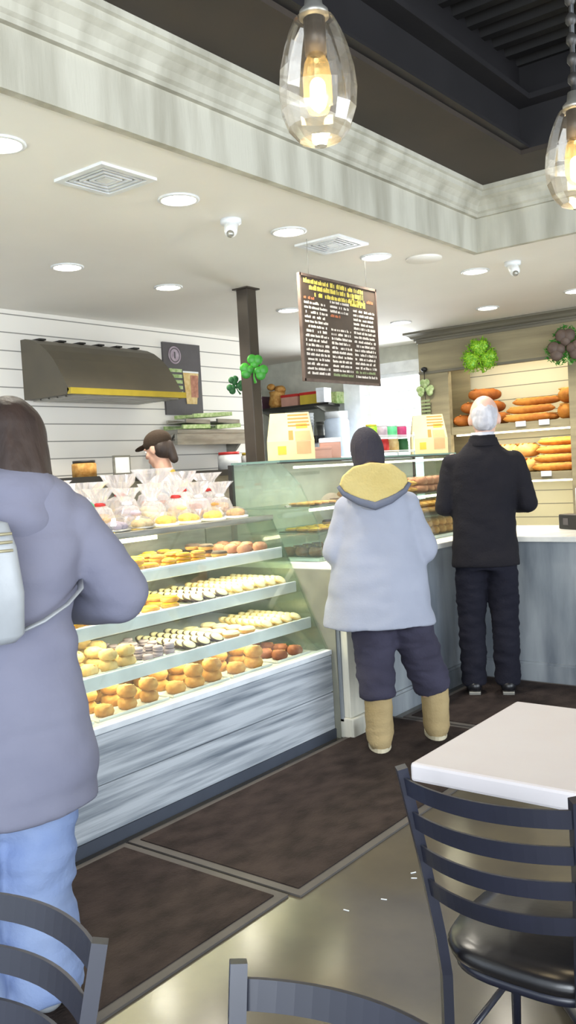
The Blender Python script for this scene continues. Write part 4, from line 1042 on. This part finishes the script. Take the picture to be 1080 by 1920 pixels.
# ------------------------------------------------------------------ people
def hand(b, wr, d, nrm, side):
    """palm plus five bent fingers; d points along the hand, nrm out of the palm"""
    wr = Vector(wr); d = Vector(d).normalized(); nrm = Vector(nrm); nrm = (nrm - d * nrm.dot(d)).normalized(); s = d.cross(nrm) * side
    for k in range(4):
        o = s * (-.027 + .018 * k)
        b.capsule(wr + o * .6, wr + d * .08 + o, .013, .0115, 10)
    for k, L in enumerate((.062, .074, .070, .055)):
        o = s * (-.028 + .0188 * k); p = wr + d * .085 + o; a = .25 + .05 * k; q = p
        for seg, fr in enumerate((.45, .32, .25)):
            a2 = a + .35 * seg; dd = (d * math.cos(a2) + nrm * math.sin(a2)).normalized(); q2 = q + dd * L * fr
            b.capsule(q, q2, .0088 - .0006 * seg, .0082 - .0006 * seg, 8, k=3); q = q2
    p = wr + d * .025 - s * .028; q = p + (d * .55 - s * .75 + nrm * .3).normalized() * .035; r_ = q + (d * .9 - s * .2 + nrm * .4).normalized() * .03
    b.capsule(p, q, .013, .0105, 10); b.capsule(q, r_, .010, .0085, 10)

def head(b, c, tilt, sc=1.0):
    """rot: rotation of the head about its centre; looks along +Y"""
    c = Vector(c); T = tilt
    def P_(x, y, z): return c + T @ (Vector((x, y, z)) * sc)
    b.ell(P_(0, -.012, .02), (.076 * sc, .094 * sc, .10 * sc), T, 28)
    b.ell(P_(0, .022, -.045), (.056 * sc, .066 * sc, .072 * sc), T, 24)
    b.ell(P_(0, .062, -.088), (.026 * sc, .022 * sc, .022 * sc), T, 14)
    b.capsule(P_(0, .084, .015), P_(0, .104, -.022), .009 * sc, .014 * sc, 10)
    b.ell(P_(0, .088, -.055), (.024 * sc, .010 * sc, .006 * sc), T, 12); b.ell(P_(0, .086, -.066), (.021 * sc, .010 * sc, .007 * sc), T, 12)
    for s in (-1, 1):
        b.ell(P_(s * .034, .074, .022), (.024 * sc, .014 * sc, .008 * sc), T, 12)
        b.ell(P_(s * .042, .058, -.025), (.022 * sc, .02 * sc, .02 * sc), T, 12)
        b.ell(P_(s * .078, -.008, -.008), (.010 * sc, .020 * sc, .031 * sc), T, 14)
    return P_

def person(label, loc, rz, J, skin, sc=1.0):
    t = thing('person', label, 'person', loc, rz)
    b = B()
    T = J.get('tilt', Matrix.Identity(3))
    P_ = head(b, J['head'], T, J.get('hs', 1.0))
    b.capsule(J['neck'], Vector(J['head']) + Vector((0, -.015, -.05)), .058, .054, flat=1)
    b.stack(J['torso'])
    for s in (0, 1):
        sh, el, wr, hd = J['arms'][s]
        b.capsule(sh, el, .052, .040); b.capsule(el, wr, .040, .027)
        hand(b, wr, hd, J.get('palm', (0, 0, -1)), 1 if s == 0 else -1)
        hp, kn, an = J['legs'][s]
        b.capsule(hp, kn, .080, .052); b.capsule(kn, an, .052, .038); b.capsule(an, Vector(an) + Vector((0, .14, -.03)), .04, .03)
    body = bake(b, 'body', skin, t, .0075, 3)
    hs = J.get('hs', 1.0)
    for s in (-1, 1):
        e = B().ell(P_(s * .034, .073, .006), (.0125 * hs, .0125 * hs, .0115 * hs), n=14).obj('eye', M['eyew'], t)
        B().ell(P_(s * .034, .083, .006), (.006 * hs, .004 * hs, .006 * hs), n=10).obj('iris', M['iris'], e)
    return t, P_
def boot(b, an, r, h, fl, w=.05, yaw=0.0, z0=.0):
    an = Vector(an); d = Vector((math.sin(yaw), math.cos(yaw), 0))
    b.capsule(Vector((an.x, an.y, z0 + .05)) - d * .02, Vector((an.x, an.y, z0 + .05)) + d * fl, w, w * .85, flat=1)
    b.capsule((an.x, an.y, z0 + .07), (an.x, an.y, z0 + h), r, r * 1.03)

# --- man in the black jacket
J = dict(head=(0.03, 0.045, 1.672), neck=(.015, 0, 1.50), hs=1.13, tilt=Matrix.Rotation(R(-14), 3, 'X'),
         torso=[(.88, 0, 0, .15, .10), (1.0, 0, 0, .15, .10), (1.15, 0, 0, .145, .10), (1.32, .005, 0, .165, .11), (1.44, .01, 0, .15, .09), (1.50, .012, 0, .07, .06)],
         arms=[((-.17, 0, 1.42), (-.235, -.0, 1.14), (-.12, .22, 1.13), (.35, .9, .05)), ((.18, 0, 1.42), (.245, -.0, 1.15), (.13, .22, 1.14), (-.35, .9, .05))],
         legs=[((-.085, 0, .90), (-.10, .02, .50), (-.10, 0, .09)), ((.085, 0, .90), (.095, .02, .50), (.10, 0, .09))])
man, P_ = person('grey-haired balding man in a black jacket standing at the counter, seen from behind', (-2.405, 5.0, 0.012), R(26), J, M['skin2'])
b = B().stack([(.78, 0, 0, .205, .14), (.85, 0, 0, .20, .14), (1.0, 0, 0, .19, .135), (1.15, 0, 0, .185, .13), (1.32, .005, 0, .205, .14), (1.39, .01, 0, .215, .132), (1.44, .012, -.003, .19, .12), (1.485, .012, -.005, .135, .098), (1.53, .012, -.005, .085, .078)], 40, 2.4)
for s in (-1, 1):
    b.ell((.01 + s * .175, 0, 1.405), (.075, .085, .07)); b.capsule((.01 + s * .185, 0, 1.39), ((s * .245 + .015), -.01, 1.15), .072, .062); b.capsule(((s * .245 + .015), -.01, 1.15), (s * .145, .20, 1.14), .062, .050)
b.lathe([(.080, 1.46), (.080, 1.54), (.076, 1.575), (.001, 1.575)], (.015, -.002, 0), 24)
bake(b, 'jacket', M['suit'], man, .011, 5, .006, (9, 9, 14), 1)
b = B().lathe([(.083, 1.555), (.090, 1.53), (.100, 1.508), (.097, 1.504), (.084, 1.525), (.078, 1.555)], (.015, -.004, 0), 28, cap=False); b.obj('jacket_collar', M['suit'], man)
B().lathe([(.070, 1.56), (.069, 1.59), (.064, 1.59), (.064, 1.56)], (.015, .0, 0), 24, cap=False).obj('shirt_collar', M['whiteshirt'], man)
b = B().stack([(.76, 0, 0, .165, .115), (.90, 0, 0, .165, .115), (.98, 0, 0, .16, .11)], 36)
for s in (-1, 1): b.tube([(s * .085, 0, .86), (s * .095, .01, .66), (s * .10, .015, .48), (s * .10, .0, .25), (s * .10, .0, .05)], [.10, .096, .086, .080, .078], 20)
bake(b, 'trousers', M['trous'], man, .011, 3, .010, (9, 9, 22), 2)
for s in (-1, 1):
    b = B(); b.capsule((s * .10, -.045, .045), (s * .115, .17, .038), .045, .040); bake(b, 'shoe', M['shoe'], man, .007, 2)
    B().box(s * .10 - .035, s * .10 + .035, -.09, -.03, -.001, .02, .004).obj('shoe_heel', M['steel'], man)
b = B()
c = P_(0, -.03, .012)
b.ell(c, (.082, .092, .088), J['tilt'], 26); b.ell(P_(0, -.05, -.03), (.074, .066, .06), J['tilt'], 20)
bake(b, 'hair', M['hairg'], man, .007, 3, .004, (40, 40, 40), 3)
b = B(); b.ell(P_(0, -.012, .062), (.069, .078, .068), J['tilt'], 20); b.obj('bald_crown', M['skin2'], man)

# --- woman with beanie, yellow hood
tl = Matrix.Rotation(R(-10), 3, 'X') @ Matrix.Rotation(R(-6), 3, 'Y')
J = dict(head=(-.135, .06, 1.475), neck=(-.12, .01, 1.30), hs=.92, tilt=tl,
         torso=[(.82, -.09, 0, .15, .11), (.95, -.10, 0, .135, .10), (1.1, -.11, 0, .135, .10), (1.22, -.11, 0, .14, .10), (1.30, -.12, 0, .08, .06)],
         arms=[((-.26, 0, 1.23), (-.33, -.0, .99), (-.25, .18, .94), (.4, .9, 0)), ((.04, 0, 1.23), (.12, 0, .99), (.05, .20, .94), (-.3, .9, 0))],
         legs=[((-.16, 0, .80), (-.155, .02, .46), (-.15, .0, .10)), ((-.01, .02, .80), (.085, .10, .46), (.155, .17, .10))])
wom, P_ = person('woman in a pale grey coat with yellow-lined hood, black knitted hat and tan boots', (-2.30, 3.83, 0.012), R(36), J, M['skin'])
b = B()
b.stack([(.635, -.125, .0, .282, .205), (.66, -.125, 0, .278, .20), (.78, -.12, 0, .255, .185), (.95, -.115, 0, .235, .165), (1.10, -.11, 0, .195, .145), (1.22, -.11, 0, .185, .135), (1.28, -.11, -.01, .15, .12), (1.33, -.115, -.01, .09, .09)], 44, 2.3)
for s, sx in ((-1, -.24), (1, .03)):
    b.ell((sx + s * .005, 0, 1.215), (.075, .085, .075)); b.capsule((sx + s * .01, 0, 1.20), (sx + s * .085, -.02, 1.0), .073, .068); b.capsule((sx + s * .085, -.02, 1.0), (sx + s * .01, .19, .94), .068, .058)
bake(b, 'coat', M['greycoat'], wom, .010, 3, .009, (6, 6, 9), 4)
# hood lying open on the shoulders: fleece bowl with slate rim
b = B(); b.ell((-.125, -.085, 1.335), (.165, .075, .095), Matrix.Rotation(R(18), 3, 'X'), 30); b.ell((-.125, -.10, 1.27), (.10, .06, .07))
bake(b, 'hood_shell', M['greycoat'], wom, .010, 5, .005, (12, 12, 20), 5)
hr = [(-.165, .0), (-.15, .04), (-.09, .085), (0, .10), (.09, .085), (.15, .04), (.165, 0), (.14, -.035), (.07, -.075), (0, -.098), (-.07, -.075), (-.14, -.035)]
b = B(); b.prism([(-.125 + p[0], 1.345 + p[1]) for p in hr], 1, -.168, -.10)
bake(b, 'hood_lining', M['fleece'], wom, .008, 6, .003, (30, 30, 30), 6)
b = B(); pts = [Vector((-.125 + p[0] * 1.04, -.15 - .012 * (1 - (p[0] / .165) ** 2), 1.338 + p[1] * 1.06)) for p in hr[6:] + hr[:1]]
b.tube(pts, [.010, .014, .019, .021, .019, .014, .010], 10); b.obj('hood_rim', M['greytrim'], wom)
b = B().stack([(.62, -.085, .01, .16, .12), (.8, -.09, 0, .165, .12), (.9, -.09, 0, .16, .11)], 36)
b.tube([(-.155, 0, .74), (-.155, .01, .58), (-.155, .01, .44), (-.15, .0, .265)], [.115, .112, .10, .092], 22)
b.tube([(-.01, .02, .74), (.045, .06, .58), (.09, .10, .44), (.145, .15, .265)], [.115, .112, .104, .098], 22)
bake(b, 'trousers', M['slatepant'], wom, .011, 3, .010, (8, 8, 20), 7)
for s, (x, y) in ((-1, (-.15, 0)), (1, (.155, .16))):
    b = B(); boot(b, (x, y, 0), .070, .25, .12, .060); bake(b, 'boot', M['tanboot'], wom, .008, 3, .004, (10, 10, 26), 8 + s)
    b = B().prism([(x + .058 * math.cos(a * .3142), y + .05 + (.125 if math.sin(a * .3142) > 0 else .13) * math.sin(a * .3142)) for a in range(20)], 2, -.005, .02); b.obj('boot_sole', M['sole'], wom)
b = B(); b.ell(P_(0, -.012, .035), (.084, .098, .118), tl, 30); b.capsule(P_(0, -.02, -.03), P_(0, -.02, .02), .081, .084)
bake(b, 'knitted_hat', M['knit'], wom, .008, 3, .002, (60, 60, 10), 10)
b = B(); b.capsule(P_(0, -.045, -.06), (-.125, -.04, 1.36), .055, .06); bake(b, 'hair', M['hairk'], wom, .009, 3)

# --- woman in the long lavender coat
J = dict(head=(.035, .05, 1.53), neck=(.01, 0, 1.40), hs=1.0, tilt=Matrix.Rotation(R(-18), 3, 'X'),
         torso=[(.80, -.04, 0, .15, .11), (1.0, -.03, 0, .13, .10), (1.2, -.01, 0, .15, .105), (1.34, 0, 0, .15, .09), (1.41, 0, 0, .07, .06)],
         arms=[((-.18, 0, 1.32), (-.27, 0, 1.08), (-.14, .24, 1.08), (.3, .9, 0)), ((.18, 0, 1.32), (.29, .02, 1.11), (.17, .24, 1.07), (-.2, .9, 0))],
         legs=[((-.13, 0, .82), (-.17, .03, .45), (-.19, 0, .08)), ((.04, 0, .82), (.03, .03, .45), (.02, .03, .08))])
lw, P_ = person('woman in a long lavender-grey padded coat and light blue jeans at the left edge', (-2.05, 1.40, 0.012), R(66), J, M['skin'])
b = B()
secs = [(.575, -.04, 0, .238, .178), (.64, -.04, 0, .238, .18), (.80, -.035, 0, .222, .175), (.95, -.03, 0, .195, .165), (1.08, -.03, 0, .18, .16), (1.20, -.01, 0, .195, .16), (1.30, .0, 0, .21, .145), (1.37, .0, 0, .195, .13), (1.42, .01, 0, .16, .12), (1.455, .01, 0, .11, .10)]
q = []
for i in range(len(secs) - 1):
    a, c = secs[i], secs[i + 1]
    for k in range(6):
        u = k / 6; z = a[0] + (c[0] - a[0]) * u
        g = -.005 * max(0, math.cos((z - .46) / .17 * 2 * math.pi)) ** 8
        q.append(tuple([z] + [a[m_] + (c[m_] - a[m_]) * u + (g if m_ > 2 else 0) for m_ in range(1, 5)]))
q.append(secs[-1]); b.stack(q, 48, 2.4)
for s, ex, ez, wx in ((-1, -.27, 1.10, -.15), (1, .295, 1.115, .19)):
    b.ell((s * .165, 0, 1.32), (.09, .10, .085)); b.capsule((s * .175, 0, 1.31), (ex, .0, ez), .088, .085); b.capsule((ex, 0, ez), (wx, .19, 1.07), .085, .06)
bake(b, 'coat', M['lavcoat'], lw, .011, 3, .010, (5, 5, 11), 11)
b = B(); b.ell((0.01, -.06, 1.415), (.125, .085, .075), Matrix.Rotation(R(20), 3, 'X'), 28); b.ell((0.0, -.10, 1.35), (.10, .055, .085)); b.ell((-.08, .01, 1.42), (.06, .08, .05)); b.ell((.08, .01, 1.42), (.06, .08, .05)); b.ell((-.06, -.07, 1.38), (.10, .07, .08))
bake(b, 'hood', M['lavcoat'], lw, .010, 4, .008, (8, 8, 12), 12)
b = B().stack([(.60, -.05, 0, .17, .12), (.8, -.05, 0, .17, .12), (.9, -.05, 0, .16, .11)], 36)
b.tube([(-.13, 0, .74), (-.16, .02, .5), (-.18, .01, .3), (-.19, 0, .04)], [.11, .10, .095, .105], 22)
b.tube([(.03, 0, .74), (.025, .02, .5), (.02, .03, .3), (.02, .03, .04)], [.12, .11, .10, .11], 22)
bake(b, 'jeans', M['denim'], lw, .010, 3, .012, (7, 7, 18), 13)
for s, (x, y) in ((-1, (-.19, 0)), (1, (.02, .03))):
    b = B(); b.capsule((x, y - .04, .045), (x, y + .16, .038), .047, .042); bake(b, 'shoe', M['bagl'], lw, .008, 2)
b = B(); b.ell(P_(0, -.025, .025), (.098, .108, .115), J['tilt'], 30); b.capsule(P_(0, -.04, 0), P_(0, -.055, -.10), .094, .085); b.capsule(P_(.07, .0, 0), P_(.075, .01, -.11), .035, .035); b.capsule(P_(-.07, .0, 0), P_(-.07, .01, -.11), .035, .035)
bake(b, 'hair', M['hairb'], lw, .009, 3, .006, (14, 14, 4), 14)
# her bag
t = thing('shoulder_bag', 'silver-white bag worn on the back of the woman in the long coat', 'bag', (-2.05, 1.40, .012), R(66))
bx, bz = -.135, .125
b = B().stack([(.93 + bz, bx, -.215, .10, .035), (.95 + bz, bx, -.22, .12, .045), (1.05 + bz, bx, -.225, .125, .05), (1.16 + bz, bx, -.22, .115, .045), (1.22 + bz, bx, -.215, .10, .035), (1.23 + bz, bx, -.215, .07, .02)], 36, 3.5); b.obj('pouch', M['bagl'], t)
for k in range(3): B().tube([(bx - .10, -.262, 1.155 + bz + .02 * k), (bx, -.273, 1.155 + bz + .02 * k), (bx + .10, -.262, 1.155 + bz + .02 * k)], .004, 6).obj('zip', M['gold'], t)
b = B(); b.tube([(-.03, -.20, 1.07), (.04, -.185, 1.09), (.11, -.155, 1.12), (.16, -.11, 1.15), (.18, -.03, 1.17)], [.012, .012, .010, .009, .009], 8, .4); b.obj('strap', M['bagl'], t)

# --- worker behind the pastry case
J = dict(head=(0, .05, 1.59), neck=(0, 0, 1.42), hs=.98, tilt=Matrix.Rotation(R(-16), 3, 'X'),
         torso=[(.85, 0, 0, .15, .11), (1.0, 0, 0, .14, .10), (1.2, 0, 0, .155, .11), (1.35, 0, 0, .15, .09), (1.42, 0, 0, .07, .06)],
         arms=[((-.17, 0, 1.33), (-.22, .05, 1.05), (-.12, .28, 1.02), (.2, .9, -.1)), ((.17, 0, 1.33), (.22, .05, 1.05), (.12, .28, 1.02), (-.2, .9, -.1))],
         legs=[((-.08, 0, .86), (-.09, .02, .48), (-.10, 0, .08)), ((.08, 0, .86), (.09, .02, .48), (.10, 0, .08))])
wk, P_ = person('worker in a dark cap bending her head behind the wrapped gift bags', (-4.20, 4.10, 0.03), R(100), J, M['skin'])
b = B().stack([(.80, 0, 0, .18, .13), (1.0, 0, 0, .17, .125), (1.2, 0, 0, .18, .13), (1.34, 0, 0, .17, .11), (1.42, 0, 0, .08, .07)], 36)
for s in (-1, 1): b.capsule((s * .17, 0, 1.31), (s * .22, .05, 1.06), .066, .055); b.capsule((s * .22, .05, 1.06), (s * .14, .22, 1.03), .055, .04)
bake(b, 'shirt', M['whiteshirt'], wk, .011, 4, .006, (8, 8, 12), 15)
b = B().stack([(.55, 0, .02, .185, .13), (.9, 0, .02, .185, .13), (1.05, 0, .02, .175, .125)], 36); bake(b, 'apron', M['apron'], wk, .012, 3)
b = B()
for s in (-1, 1): b.capsule((s * .085, 0, .80), (s * .09, .015, .48), .09, .07); b.capsule((s * .09, .015, .48), (s * .10, 0, .08), .07, .06)
bake(b, 'trousers', M['slatepant'], wk, .011, 3, .008, (8, 8, 20), 16)
for s in (-1, 1):
    b = B(); b.capsule((s * .10, -.045, .045), (s * .10, .15, .038), .045, .040); bake(b, 'shoe', M['shoe'], wk, .008, 2)
T = J['tilt']
b = B(); b.ell(P_(0, -.012, .05), (.086, .10, .078), T, 26); b.ell(P_(0, .115, .052), (.058, .06, .009), T @ Matrix.Rotation(R(-8), 3, 'X'), 20)
bake(b, 'cap', M['capm'], wk, .006, 2)
b = B(); b.ell(P_(0, -.045, -.01), (.082, .07, .07), T, 24); b.capsule(P_(0, -.09, .0), P_(0, -.10, -.10), .035, .028); bake(b, 'hair', M['hairk'], wk, .008, 3, .004, (20, 20, 6), 17)
b = B(); b.lathe([(.062, 0), (.066, .012), (.062, .024)], (0, .005, 1.43), 20, cap=False); b.obj('yellow_collar', M['yellowp'], wk)

bpy.context.view_layer.update()
